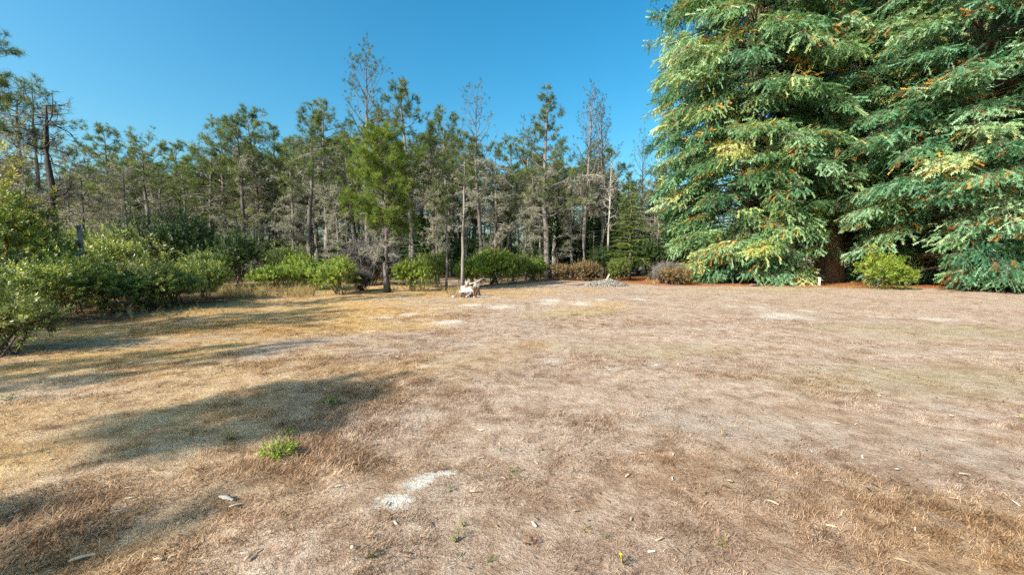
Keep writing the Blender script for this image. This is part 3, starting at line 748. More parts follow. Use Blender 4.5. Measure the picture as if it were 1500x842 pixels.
place(RW, 'redwood_tree', 'redwood cut off by the right picture edge, behind the pale feathery one', 'tree', rw(1560, 29), 5.4, group=GRW)
place(RW, 'redwood_tree', 'shaded redwood set back between the other redwoods, mostly hidden', 'tree', rw(1330, 31), 4.4, group=GRW)

# ------------------------------------------------------------------ the pines of the forest edge: kind, px, py of the top, depth, turn, label
_top = {}
def top_of(parts):
    key = parts[0][1].name
    if key not in _top:
        m_ = 0.0
        for pn, me in parts:
            co = np.zeros(len(me.vertices)*3, np.float32); me.vertices.foreach_get('co', co)
            if len(co): m_ = max(m_, float(np.percentile(co[2::3], 96.5 if pn == 'foliage' else (90 if pn in ('stem', 'withered_leaves') else 100))))
        _top[key] = m_
    return _top[key]
GP = 'pines along the forest edge'
def tree(kind, px, py, Y, rz, label, cat='tree', name='pine_tree', group=GP, tilt=(0, 0), xp=None, wide=1.0):
    parts = P[kind][0]; h0 = top_of(parts); z = height(py, Y); x = xat(px, py, Y); s = z/h0
    return place(parts, name, label, cat, (x, Y, float(gz(x, Y))), rz, (s*wide, s*wide, s), group, tilt)
T = [
 ('snag', 62, 128, 17, .4, 'leafless dark snag with crooked bare branches, tall at the left edge above the shrubs', 'dead_pine'),
 ('lichen1', 40, 105, 20, 1.2, 'lichen-hung pine just left of the tall bare snag'),
 ('snag2', 22, 120, 22, 2.0, 'twiggy bare snag at the picture\'s left edge behind the yellowish foliage', 'dead_pine'),
 ('mossy', 112, 215, 22, .7, 'low lichen-grey pine right of the tall bare snag'),
 ('bishop2', 150, 188, 33, 2.2, 'thin-topped pine left of the flat-topped pine'),
 ('flat', 207, 187, 27, .2, 'flat-topped pine with a pale trunk, above the dark rounded shrub'),
 ('lichen2', 178, 235, 25, 1.1, 'grey lichen-covered pine beside the pale trunk of the flat-topped pine'),
 ('bishop3', 252, 215, 36, 3.0, 'pine with a small green top right of the flat-topped pine'),
 ('open2', 290, 207, 34, .5, 'slim open pine above the dark rounded shrub'),
 ('bishop1', 320, 180, 33, 1.7, 'broad-crowned pine above the gap right of the dark rounded shrub'),
 ('bishop3', 346, 178, 30, 2.6, 'pine with a long straight bare trunk, taller neighbour of the leaning pines'),
 ('bishop2', 374, 166, 32, 4.0, 'round-topped pine between the straight trunk and the bright shrubs'),
 ('spire', 403, 190, 34, .9, 'slender pine with a narrow crown behind the bright shrubs'),
 ('lichen1', 425, 240, 25, 5.0, 'grey lichen-draped dead-limbed pine above the bright green shrubs'),
 ('bishop3', 443, 166, 25, 3.9, 'leaning pine with pale bark patches behind the bright shrubs'),
 ('bishop1', 472, 154, 29, 5.4, 'dark-crowned pine left of the tallest pine'),
 ('lichen2', 490, 265, 23, .3, 'small grey dead-limbed pine left of the twin-stemmed green pine'),
 ('open1', 533, 60, 25, .6, 'tallest pine, its thin open crown standing above all the others'),
 ('dense', 562, 172, 18.6, .9, 'bushy yellow-green pine on two stems at the edge of the clearing'),
 ('bishop2', 598, 113, 28, 2.9, 'tall pine just right of the tallest one'),
 ('spire', 628, 175, 30, 4.4, 'narrow pine between the tall pine and the thin lit pole trunk'),
 ('lichen2', 640, 260, 24, 2.0, 'grey twiggy pine behind the thin lit pole trunk'),
 ('bishop3', 660, 152, 33, .1, 'pine with a dark tuft of a top left of the branchy tall trunk'),
 ('pole', 676, 186, 18.8, 1.0, 'thin straight pole pine with a lit trunk beside the rubble heap'),
 ('pole', 652, 270, 19.8, 2.4, 'short thin pole pine left of the lit pole trunk'),
 ('open2', 703, 110, 27, 2.2, 'tall bare-trunked pine with a stub branch to the right near the top'),
 ('lichen1', 727, 205, 30, 3.4, 'grey lichen-covered pine right of the tall bare-trunked pine'),
 ('bishop1', 747, 195, 36, 1.2, 'dull green pine in the dip between the tall pines'),
 ('open2', 770, 168, 31, 4.7, 'open-branched pine left of the cone-shaped pine'),
 ('cone', 805, 121, 29, .4, 'cone-shaped dense green pine right of the middle'),
 ('lichen1', 780, 240, 27, 1.9, 'pale lichen-draped pine in front of the cone-shaped pine'),
 ('gnarl', 812, 268, 31, 2.6, 'twisted pale dead tree with a heavy crooked limb below the cone-shaped pine', 'dead_pine'),
 ('lichen2', 838, 245, 30, .8, 'grey twiggy pine right of the twisted pale dead tree'),
 ('twiggy', 858, 118, 29, 1.5, 'bare-looking twiggy tall pine, left one of a close pair'),
 ('twiggy', 886, 133, 30, 3.6, 'bare-looking twiggy tall pine, right one of a close pair'),
 ('white', 894, 232, 28, 1.1, 'bleached white snag under the twiggy pair', 'dead_pine'),
 ('bishop2', 908, 262, 33, 2.0, 'green bushy pine behind the bleached white snag'),
 ('open2', 938, 186, 34, 5.2, 'thin grey-topped pine next to the redwoods'),
 ('lichen1', 962, 240, 31, 2.8, 'grey-brown twiggy pine touching the redwood foliage'),
]
for row in T:
    kind, px, py, Y, rz, lab = row[:6]
    if 90 < px < 500: py -= 12
    tree(kind, px, py, Y, rz, lab, name=row[6] if len(row) > 6 else 'pine_tree')
tree('fir3', 925, 268, 27.5, .4, 'young green conifer with a pale slim trunk near the gravel heap', name='young_conifer', group=None)
tree('fir1', 600, 300, 22, 1.4, 'young dark fir right behind the two-stemmed pine', name='young_fir', group='young firs under the pines')
tree('fir2', 770, 318, 27, 2.4, 'young dark fir left of the twisted pale dead tree', name='young_fir', group='young firs under the pines')
tree('fir1', 870, 318, 30, 5.4, 'young dark fir behind the brown dry bush', name='young_fir', group='young firs under the pines')
tree('fir1', 150, 352, 19, 3.4, 'young grey-green fir behind the broken post', name='young_fir', group='young firs under the pines')
tree('fir2', 703, 330, 25, .4, 'young fir behind the rubble heap', name='young_fir', group='young firs under the pines')
tree('fir2', 965, 310, 27, 1.4, 'young conifer at the left foot of the redwoods', name='young_fir', group='young firs under the pines')

MARKS = [(22, 'the edge snag'), (62, 'the tall bare snag'), (112, 'the broken post'), (207, 'the flat-topped pine'), (266, 'the large dark shrub'), (346, 'the straight bare trunk'),
         (443, 'the leaning pine'), (497, 'the round bright shrub'), (533, 'the tallest pine'), (565, 'the two-stemmed green pine'), (620, 'the narrow pine'), (676, 'the lit pole trunk'), (703, 'the stub-branched tall pine'),
         (747, 'the dip in the skyline'), (805, 'the cone-shaped pine'), (838, 'the twisted dead tree'), (872, 'the twiggy pair'), (894, 'the bleached snag'), (925, 'the young pale conifer'), (962, 'the redwood edge')]
LOOK = {'bishop1': 'round-crowned', 'bishop2': 'leaning-topped', 'bishop3': 'high-crowned', 'open2': 'open-branched', 'lichen1': 'lichen-grey', 'lichen2': 'twiggy grey', 'spire': 'narrow', 'pole': 'pole-thin', 'cone': 'cone-shaped', 'mossy': 'small mossy', 'fir1': 'broad', 'fir2': 'short'}
def whereabouts(px):
    x, m_ = min(MARKS, key=lambda t: abs(t[0]-px)); d_ = px-x
    return ('directly behind ' if abs(d_) < 6 else ('just ' if abs(d_) < 15 else 'well ') + ('left of ' if d_ < 0 else 'right of ')) + m_
def back_label(kind, what, px, Y):
    deep = 'set a little back' if Y < 40 else 'deep in the wood' if Y < 49 else 'far back in the wood' if Y < 60 else 'farthest back in the wood'
    return f'{LOOK[kind]} {what} {deep}, {whereabouts(px)}'
# pines standing deeper in the wood
r = random.Random(5); kinds = ['bishop1', 'bishop2', 'bishop3', 'open2', 'lichen1', 'bishop1', 'spire', 'pole', 'pole', 'cone', 'bishop3']
sky_line = [(0, 200), (110, 212), (200, 205), (300, 195), (380, 178), (450, 175), (540, 160), (620, 190), (700, 200), (750, 235), (800, 190), (880, 200), (930, 240), (1000, 240)]
def skyl(px):
    return float(np.interp(px, [a_[0] for a_ in sky_line], [a_[1] for a_ in sky_line]))
px = -60.0
while px < 1010:
    for Y0, lift in ((36, 8), (44, 28), (54, 50), (66, 75)):
        q = px + r.uniform(-8, 14); Y = Y0 + r.uniform(-4, 5)
        kd = r.choice(kinds); tree(kd, q, skyl(q) + lift + r.uniform(-10, 45), Y, r.uniform(0, 6.28), back_label(kd, 'pine', q, Y), group='pines deep in the wood', wide=1.25)
    px += 27
for k in range(34):
    q = -30 + k*30 + r.uniform(-12, 12); Y = r.uniform(29, 45)
    kd = r.choice(['fir1', 'fir2']); tree(kd, q, r.uniform(305, 350), Y, r.uniform(0, 6.28), back_label(kd, 'dark young fir', q, Y), name='young_fir', group='dark young firs deep in the wood', wide=1.15)
for k in range(34):
    q = 95 + k*25.5 + r.uniform(-9, 9); Y = r.uniform(29, 42); kd = r.choice(['pole', 'pole', 'bishop3'])
    tree(kd, q, skyl(q) + r.uniform(10, 70), Y, r.uniform(0, 6.28), back_label(kd, 'slim pine', q, Y), group='slim pines just inside the wood')
GM = 'small lichen-grey pines under the taller ones'
for k in range(20):
    q = -40 + k*26 + r.uniform(-8, 8); Y = r.uniform(26, 40)
    kd = r.choice(['mossy', 'lichen2', 'lichen1', 'mossy']); tree(kd, q, r.uniform(245, 335), Y, r.uniform(0, 6.28), back_label(kd, 'lichen-hung low pine', q, Y), group=GM, wide=1.25)
# pines left of and behind the viewpoint, which shade the near ground
GL = 'pines on the near left side of the clearing'
for k, (kind, x, y, h, rz, lab) in enumerate([
    ('bishop1', -12.65, 10.0, 7.1, .5, 'pine at the left edge of which only a dark bough tip shows'),
    ('bishop3', -17.0, 3.0, 9.5, 1.5, 'pine out of the picture to the left, nearest the leafy shrubs'),
    ('bishop3', -15.2, -1.3, 8.8, 2.5, 'high-crowned pine out of the picture to the left'),
    ('bishop2', -20.0, 4.5, 9.5, 3.0, 'round-topped pine out of the picture to the left, behind the leafy shrubs'),
    ('bishop3', -19.5, -.5, 11, 3.5, 'tall pine out of the picture to the left'),
    ('cone', -21, -6, 11, 4.5, 'cone-shaped pine out of the picture behind the viewpoint'),
    ('bishop1', -14.2, -8.0, 9.5, 5.5, 'round-crowned pine out of the picture behind the viewpoint'),
    ('tufttop', -10.6, -2.4, 6.9, .2, 'tuft-topped bare-stemmed pine out of the picture, nearest to the viewpoint'),
    ('bishop3', -12.3, -5.3, 7.9, 2.2, 'small high-crowned pine out of the picture near the viewpoint')]):
    parts, h0 = P[kind][:2]; place(parts, 'pine_tree', lab, 'tree', (x, y, 0), rz, h/h0, GL)

# ------------------------------------------------------------------ undergrowth mass deeper in the wood
UG1 = shrub(91, 1.1, 1.0, 2.0, M_dark, 230, size=.36, tint0=.6)[2][0]; UG2 = shrub(92, 1.2, 1.1, 1.7, M_shrub, 230, size=.34)[2][0]
def undergrowth(name, lab, mat, srcs, n, seed, zr, yr):
    A = Acc(); q = np.random.default_rng(seed)
    for i in range(n):
        Y = q.uniform(*yr); pxx = q.uniform(-120, 1040); s = q.uniform(*zr)
        M_ = Matrix.Translation((xat(pxx, 375, Y), Y, 0)) @ Matrix.Rotation(q.uniform(0, 6.28), 4, 'Z') @ Matrix.Diagonal((s, s, s*q.uniform(.8, 1.3), 1))
        A.merge(srcs[i % len(srcs)], M_, q.normal(0, .08))
    tag(obj(name, A.mesh(name, mat)), lab, 'undergrowth', kind='stuff')
undergrowth('undergrowth', 'dark green undergrowth filling the floor of the wood', M_dark, [UG1], 64, 1, (.8, 2.0), (31, 56))
undergrowth('undergrowth', 'olive green undergrowth between the trunks of the wood', M_shrub, [UG2], 64, 2, (.7, 1.9), (30, 54))

# ------------------------------------------------------------------ shrubs, one by one: kind, px, base depth, height of the top (py), width factor, label, name
def bush(kind, px, py_top, Y, lab, name='leafy_shrub', group=None, wide=1.0, rz=None, cat='shrub'):
    parts = B[kind][0]; h0 = top_of(parts); z = height(py_top, Y); x = xat(px, 400, Y); s = z/h0
    return place(parts, name, lab, cat, (x, Y, float(gz(x, Y))), rz if rz is not None else (px*.37) % 6.28, (s*wide, s*wide, s), group)
GS = 'leafy shrubs along the left edge'; GC = 'shrubs along the forest edge'
for row in [
 ('leafy3', -6, 436, 6.6, 'pale-leaved shrub in the very corner, nearest the viewer', GS, .8),
 ('leafy1', -38, 440, 6.9, 'shrub cut by the picture edge behind the nearest pale shrub', GS, 1.0),
 ('leafy2', 22, 400, 9.4, 'dark leafy shrub behind the nearest pale shrub', GS, 1.0),
 ('leafy1', 60, 462, 9.9, 'small low green shrub at the foot of the leafy shrubs', GS, 1.3),
 ('tallleaf', 12, 300, 12.5, 'tall leafy shrub at the left edge below the yellowish foliage', GS, 1.0),
 ('tallleaf', 78, 372, 12.5, 'reddish-brown tinged tall shrub at the foot of the bare snag', GS, 1.0),
 ('leafy2', 100, 388, 10.8, 'bright leafy shrub in front of the broken post', GS, .9),
 ('leafy1', 150, 400, 11.8, 'leafy shrub right of the broken post', GS, 1.0),
 ('leafy3', 198, 388, 12.8, 'pale silvery green shrub below the dark rounded shrub', GS, .9),
 ('leafy1', 225, 408, 12.4, 'low leafy shrub with bare fallen branches in front', GS, 1.1),
 ('leafy2', 252, 395, 13.6, 'broad leafy shrub ending the hedge-like left row', GS, 1.0),
 ('olive', 295, 392, 15.0, 'olive rounded shrub at the right end of the left row', GS, .85),
 ('tallleaf', 45, 345, 15.5, 'tall leafy shrub between the bare snag and the left picture edge', GS, .9),
 ('leafy2', 140, 362, 16.5, 'upper leafy shrub behind the broken post', GS, .9),
 ('leafy3', 185, 352, 18.0, 'pale grey-green shrub left of the large dark rounded shrub', GS, .7),
 ('olive', 110, 348, 18.5, 'olive shrub under the lichen-grey pine', GS, .8),
 ('dark2', 15, 380, 10.8, 'dark shrub between the nearest pale shrub and the tall leafy one', GS, .7),
 ('dark', 266, 324, 20.5, 'large dark green rounded shrub beneath the pines', GC, 1.0),
 ('dark2', 350, 352, 20.0, 'dark upright shrub right of the large dark rounded one', GC, .9),
 ('olive', 305, 378, 18.5, 'dull olive shrub between the two dark shrubs', GC, .8),
 ('bright2', 398, 398, 18.8, 'small bright green shrub behind the dry grass', GC, .9),
 ('bright', 438, 384, 20.0, 'bright green shrub in the middle of the bright row', GC, .9),
 ('bright2', 462, 394, 19.6, 'low yellowish-green shrub between two bright shrubs', GC, .9),
 ('bright', 497, 386, 17.7, 'round bright yellow-green shrub nearest the two-stemmed pine', GC, .82),
 ('olive', 415, 372, 23.0, 'olive shrub behind the bright shrubs', GC, .9),
 ('twig', 528, 402, 19.2, 'grey leafless brush at the foot of the two-stemmed pine', GC, .8),
 ('twig', 540, 362, 22.5, 'large tangle of grey dead brush behind the two-stemmed pine', GC, .7),
 ('bright', 603, 388, 19.0, 'bright shrub just right of the two-stemmed pine', GC, .75),
 ('olive', 640, 378, 21.5, 'olive shrub left of the lit pole trunk', GC, .8),
 ('bright2', 690, 386, 21.8, 'yellow-green shrub behind the rubble heap', GC, .9),
 ('bright', 722, 374, 24.0, 'green shrub right of the rubble heap', GC, .9),
 ('olive', 752, 380, 25.0, 'dull shrub midway along the far edge of the clearing', GC, .9),
 ('bright2', 783, 386, 26.5, 'low green shrub at the foot of the twisted dead tree', GC, .9),
 ('brown', 820, 395, 27.0, 'greyish dry bush right of the twisted dead tree', GC, 1.0),
 ('brown', 856, 390, 26.5, 'rounded brown dry bush at the far edge', GC, .9),
 ('dark2', 888, 372, 27.5, 'dark low shrub right of the brown bush', GC, 1.0),
 ('dark2', 955, 362, 27.0, 'dark shrub in the shade left of the redwoods', GC, 1.0),
 ('olive', 908, 386, 26.0, 'small pale green shrub under the young pale-trunked conifer', GC, .8),
 ('twig', 975, 393, 24.5, 'grey twiggy brush heap left of the redwood skirt', GC, 1.0),
 ('brown', 990, 398, 23.0, 'yellowish dry bush against the redwood skirt', GC, 1.1),
 ('lightleaf', 1285, 372, 20.3, 'light green leafy shrub in front of the redwoods right of the standpipe', None, .75),
 ('lightleaf', 1318, 392, 20.0, 'low light green shrub at the right foot of the leafy redwood shrub', None, .9),
]:
    bush(row[0], row[1], row[2]-(6 if row[5] else 0), row[3], row[4], group=row[5], wide=row[6]*(1.22 if row[5] == GS else 1.15))
x = xat(14, 250, 13); place(B['yellow'][0], 'yellow_sapling', 'tall sapling with yellowing leaves at the picture\'s left edge', 'sapling', (x, 13, 0), .4, 4.3/3.0)

# ------------------------------------------------------------------ standing dry grass along the far edge
tall = Acc(); q = np.random.default_rng(12)
T_STRAW = [needle_tuft(26, s, .45, .012, 1.6) for s in (1, 2, 3)]
def tall_patch(px0, px1, py0, py1, n, s0, s1):
    pos, sc = [], []
    for i in range(n):
        p = gp(q.uniform(px0, px1), q.uniform(py0, py1)); pos.append((p.x, p.y, float(gz(p.x, p.y)))); sc.append(q.uniform(s0, s1))
    stamp_mix(tall, T_STRAW, pos, np.tile([0, 0, 1.0], (n, 1)) + q.normal(0, .25, (n, 3)), np.array(sc), np.clip(q.normal(.6, .2, n), 0, 1), q)
tall_patch(318, 460, 424, 435, 260, .18, .5); tall_patch(655, 690, 424, 434, 60, .12, .4); tall_patch(710, 900, 401, 406, 240, .15, .45)
tall_patch(560, 660, 418, 428, 120, .1, .3); tall_patch(945, 1010, 404, 416, 160, .1, .32); tall_patch(60, 330, 448, 470, 160, .06, .2); tall_patch(1010, 1490, 419, 424, 260, .06, .16)
tag(obj('tall_dry_grass', tall.mesh('tall_dry_grass', M_straw)), 'taller bleached grass along the edges of the clearing', 'grass', kind='stuff')

# ------------------------------------------------------------------ rocks, rubble heap, gravel heap
M_stone = roughmat('pale_stone', (.13, .118, .105), (.42, .39, .35), 5, (1, 1, 1), .6, c=(.27, .25, .225))
M_white = roughmat('white_stone', (.34, .32, .29), (.62, .60, .56), 5, (1, 1, 1), .5, c=(.5, .48, .44))
M_gravel = leafmat('gravel_stones', [(0, (.07, .062, .052)), (.5, (.19, .17, .145)), (1, (.38, .35, .31))], trans=0, rough=.9, rnd=0)
M_wood  = roughmat('brown_rotten_wood', (.05, .03, .02), (.20, .12, .08), 6, (1, 1, .3), .8, c=(.11, .065, .045))
M_pale_wood = roughmat('pale_dead_wood', (.13, .10, .07), (.42, .35, .27), 8, (.2, 1, 1), .5, c=(.27, .215, .155))
M_chip  = roughmat('bark_chip', (.20, .12, .07), (.46, .34, .23), 12, (1, .3, 1), .6, c=(.33, .22, .14))
M_grey_wood = roughmat('grey_dead_wood', (.17, .155, .14), (.44, .42, .39), 8, (.2, 1, 1), .4, c=(.3, .28, .26))

def chunk(seed, size, rough=.14, sub=2, flat=None):
    """an angular broken block: subdivided box pushed about, with a few planes cut off"""
    import bmesh
    bm = bmesh.new(); bmesh.ops.create_cube(bm, size=2); r_ = np.random.default_rng(seed)
    for k in range(5):
        d = Vector(norm(r_.normal(0, 1, 3))); g = bm.verts[:] + bm.edges[:] + bm.faces[:]
        res = bmesh.ops.bisect_plane(bm, geom=g, plane_co=d*r_.uniform(.95, 1.25), plane_no=d, clear_outer=True)
        ed = [e for e in res['geom_cut'] if isinstance(e, bmesh.types.BMEdge)]
        if ed:
            try: bmesh.ops.contextual_create(bm, geom=ed)
            except Exception: pass
    bmesh.ops.triangulate(bm, faces=bm.faces[:])
    bmesh.ops.subdivide_edges(bm, edges=bm.edges[:], cuts=sub, use_grid_fill=True)
    for v in bm.verts: v.co += Vector(r_.normal(0, rough*.22, 3)); v.co = Vector((v.co.x*size[0], v.co.y*size[1], v.co.z*size[2]))
    bmesh.ops.triangulate(bm, faces=bm.faces[:])
    bmesh.ops.recalc_face_normals(bm, faces=bm.faces[:])
    return bm
def chunk_obj(name, seed, size, mat, loc, rot, lab, cat, group=None, rough=.14):
    bm = chunk(seed, size, rough); me = bpy.data.meshes.new(name); bm.to_mesh(me); bm.free(); me.materials.append(mat)
    return tag(obj(name, me, None, loc, rot), lab, cat, group)
def log_obj(name, pts, radii, mat, lab, cat, stubs=0, seed=0, group=None):
    A = Acc(); pts = np.array(pts, float); c = pts[0].copy(); n = len(pts); r_ = np.random.default_rng(seed)
    k = np.linspace(0, n-1, 9); pp = np.stack([np.interp(k, np.arange(n), pts[:, j]) for j in range(3)], 1) - c
    L = np.linalg.norm(pp[-1]); pp[1:-1] += r_.normal(0, L*.012, (7, 3)); rr = np.interp(k, np.arange(n), radii)*r_.uniform(.88, 1.1, 9)
    tube(A, pp, rr, 8)
    for i in range(stubs):
        f = r_.uniform(.4, 1)*8; b = np.array([np.interp(f, np.arange(9), pp[:, j]) for j in range(3)]); d = norm(norm(pp[-1]) + r_.normal(0, .7, 3) + np.array([0, 0, .3]))
        l = L*r_.uniform(.12, .35); tube(A, [b, b+d*l*.5 + r_.normal(0, .01, 3), b+d*l], [radii[-1]*.5, radii[-1]*.35, radii[-1]*.15], 5, .5, False)
    return tag(obj(name, A.mesh(name, mat, True), None, c), lab, cat, group)

h0 = gp(686, 436); hx, hy, hz = h0.x, h0.y+.2, float(gz(h0.x, h0.y)); K = .70
GR = 'pieces of the rubble heap'
chunk_obj('stone_slab', 1, (0.216, 0.158, 0.040), M_white, (hx-.10*K, hy-.02*K, hz+.42*K), (R(38), R(-4), R(8)), 'white stone slab tilted towards the viewer on top of the rubble heap', 'stone slab', GR)
chunk_obj('stone_slab', 2, (0.238, 0.144, 0.025), M_stone, (hx-.06*K, hy-.02*K, hz+.27*K), (R(6), R(2), R(-5)), 'thin grey slab lying under the tilted white slab', 'stone slab', GR)
chunk_obj('stump', 3, (0.137, 0.158, 0.209), M_wood, (hx+.36*K, hy+.05*K, hz+.27*K), (R(6), R(-12), R(25)), 'dark brown broken stump on the right of the rubble heap', 'stump', GR, .25)
chunk_obj('rock', 4, (0.101, 0.079, 0.061), M_stone, (hx-.06*K, hy+.20*K, hz+.74*K), (.3, .2, .8), 'pale rounded rock lying topmost on the rubble heap', 'rock', GR)
chunk_obj('rock', 6, (0.173, 0.144, 0.158), M_wood, (hx-.10*K, hy+.26*K, hz+.42*K), (.1, .2, .4), 'brown lump of earth and wood behind the white slab', 'wood lump', GR, .25)
chunk_obj('wood_block', 5, (0.094, 0.086, 0.079), M_grey_wood, (hx+.40*K, hy+.12*K, hz+.63*K), (.2, .4, .3), 'grey weathered block on the brown stump', 'wood block', GR)
log_obj('log', [(hx+.02*K, hy+.12*K, hz+.69*K), (hx+.35*K, hy+.22*K, hz+.79*K), (hx+.72*K, hy+.3*K, hz+.98*K)], [.038, .032, .018], M_pale_wood, 'pale log sticking up to the right from the rubble heap', 'log', 5, 3, GR)
log_obj('plank', [(hx-.12*K, hy-.36*K, hz+.04*K), (hx+.05*K, hy-.28*K, hz+.15*K), (hx+.17*K, hy-.2*K, hz+.27*K)], [.022, .026, .026], M_stone, 'pale stick leaning against the front of the rubble heap', 'stick', 0, 4, GR)
chunk_obj('rock', 8, (0.115, 0.101, 0.094), M_wood, (hx-.33*K, hy-.12*K, hz+.09*K), (.1, .3, .4), 'brown clod at the left foot of the rubble heap', 'clod', GR, .25)
chunk_obj('rock', 9, (0.086, 0.065, 0.050), M_stone, (hx-.40*K, hy+.0*K, hz+.28*K), (.3, .1, .9), 'white rock at the left end of the thin slab', 'rock', GR)
chunk_obj('rock', 10, (0.108, 0.086, 0.094), M_wood, (hx+.12*K, hy-.05*K, hz+.1*K), (.3, .1, 1.9), 'dark clod under the thin slab', 'clod', GR, .25)
chunk_obj('rock', 11, (0.072, 0.058, 0.050), M_stone, (hx-.78*K, hy-.15*K, hz+.04*K), (.3, .1, 1.2), 'pale rock lying apart, left of the rubble heap', 'rock', GR)
log_obj('stick', [(hx+.25*K, hy-.2*K, hz+.03*K), (hx+.7*K, hy-.1*K, hz+.05*K), (hx+1.2*K, hy-.05*K, hz+.04*K)], [.02, .018, .01], M_grey_wood, 'thin grey stick on the ground right of the rubble heap', 'stick', 3, 6, GR)
rub = Acc(); q = np.random.default_rng(8)
octa = (np.array([(1, 0, 0), (0, 1, 0), (-1, 0, 0), (0, -1, 0), (0, 0, 1), (0, 0, -1)], float), np.array([(0, 1, 4), (1, 2, 4), (2, 3, 4), (3, 0, 4), (1, 0, 5), (2, 1, 5), (3, 2, 5), (0, 3, 5)]))
stones = []
for k in range(4):
    v = octa[0]*q.uniform(.6, 1.2, (6, 1)) + q.normal(0, .12, (6, 3)); stones.append((v, octa[1]))
n = 110; pos = np.stack([hx + q.normal(-.05, .34, n), hy + q.normal(0, .2, n), np.zeros(n)], 1); pos[:, 2] = gz(pos[:, 0], pos[:, 1]) + q.uniform(0, .04, n)
stamp_mix(rub, stones, pos, rand_dirs(q, n), q.uniform(.012, .035, n), q.uniform(.0, .8, n), q)
tag(obj('rubble', rub.mesh('rubble', M_gravel)), 'small broken bits strewn round the foot of the rubble heap', 'rubble', kind='stuff')

g0 = gp(893, 420); gv = Acc(); n = 2600
uu = np.sqrt(q.random(n)); aa = q.random(n)*6.283
px_, py_ = uu*np.cos(aa)*1.2, uu*np.sin(aa)*.9
zz = .31*np.clip(1-uu**2.2, 0, 1)*(.8+.4*vnoise(px_+3, py_+3, 2.2)) + gz(g0.x+px_, g0.y+.9+py_)
stamp_mix(gv, stones, np.stack([px_, py_, zz], 1), rand_dirs(q, n), q.uniform(.022, .055, n), np.clip(q.normal(.55, .25, n), 0, 1), q)
m2 = 16; rad_ = np.linspace(0, 1.1, 7); Vm = [(0, 0, .29)]; Fm = []
for j in range(1, 7):
    for i in range(m2):
        an = i*6.283/m2; Vm.append((rad_[j]*1.08*math.cos(an), rad_[j]*.8*math.sin(an), .28*max(0, 1-rad_[j]**2.2)-.01))
F4 = [(1+(j-1)*m2+i, 1+(j-1)*m2+(i+1) % m2, 1+j*m2+(i+1) % m2, 1+j*m2+i) for j in range(1, 6) for i in range(m2)]
gv.add(Vm, [(0, 1+i, 1+(i+1) % m2) for i in range(m2)], F4, .4)
tag(obj('gravel_pile', gv.mesh('gravel_pile', M_gravel), None, (g0.x, g0.y+.9, 0)), 'low heap of grey gravel near the far edge of the clearing', 'gravel heap', kind='stuff')
log_obj('wooden_stake', [(g0.x+.02, g0.y+.9, .2), (g0.x+.1, g0.y+.92, .4), (g0.x+.2, g0.y+.95, .6)], [.05, .05, .045], M_pale_wood, 'short pale stake poking out of the gravel heap', 'stake', 0, 2)

# broken post, fallen branches at the left
pp = (xat(122, 400, 13.5), 13.5, 0)
log_obj('broken_post', [(pp[0], pp[1], -.05), (pp[0]-.02, pp[1], 1.3), (pp[0]-.05, pp[1], height(330, 13.5))], [.11, .095, .085], M_barkw, 'broken-off dead trunk standing like a post in the leafy shrubs', 'stump', 3, 9)
for k, (a0, b0, c0, s) in enumerate([((160, 448), (195, 432), .5, 'arching pale fallen branch in front of the low leafy shrub'), ((165, 452), (212, 440), .35, 'lower pale fallen branch under the leafy shrubs')]):
    A0, B0 = gp(*a0), gp(*b0)
    log_obj('fallen_branch', [(A0.x, A0.y, .03), ((A0.x+B0.x)/2-.1, A0.y+.1, c0), (B0.x, A0.y+.5, c0*.6)], [.022, .02, .01], M_grey_wood, s, 'branch', 4, 30+k, 'fallen branches by the left shrubs')

# standpipe and things under the redwoods
def standpipe():
    b = gp(1200, 418); A, D, E_ = Acc(), Acc(), Acc()
    tube(A, [(0, 0, -.05), (0, 0, .15), (0, 0, .34)], [.055, .055, .055], 16)
    tube(D, [(0, 0, .34), (0, 0, .355), (0, 0, .42), (0, 0, .435)], [.066, .07, .07, .05], 16)
    tube(E_, [(0, 0, -.02), (0, 0, .03), (0, 0, .04)], [.11, .10, .07], 14)
    mp = roughmat('white_plastic', (.62, .62, .6), (.8, .8, .79), 8, (1, 1, 1), .05, rough=.5)
    e = obj('standpipe', None, None, on(b)); tag(e, 'short white capped standpipe before the redwood trunk', 'pipe')
    pi_ = obj('pipe', A.mesh('pipe', mp, True), e); obj('cap', D.mesh('cap', mp), pi_); obj('base', E_.mesh('base', M_stone), e)
standpipe()
for k, (x0, y0, x1, y1, rr, s) in enumerate([(1100, 419, 1172, 414, .07, 'fallen branch on the rusty litter left of the standpipe'), (1150, 412, 1190, 416, .05, 'thin fallen branch between the redwood trunk and the standpipe'), (1205, 413, 1240, 411, .06, 'fallen branch right of the standpipe')]):
    A0, B0 = gp(x0, y0), gp(x1, y1)
    log_obj('fallen_branch', [(A0.x, A0.y, .06), ((A0.x+B0.x)/2, (A0.y+B0.y)/2, .10), (B0.x, B0.y, .08)], [rr, rr*.9, rr*.5], M_barkr, s, 'branch', 5, 40+k, 'fallen branches under the redwoods')

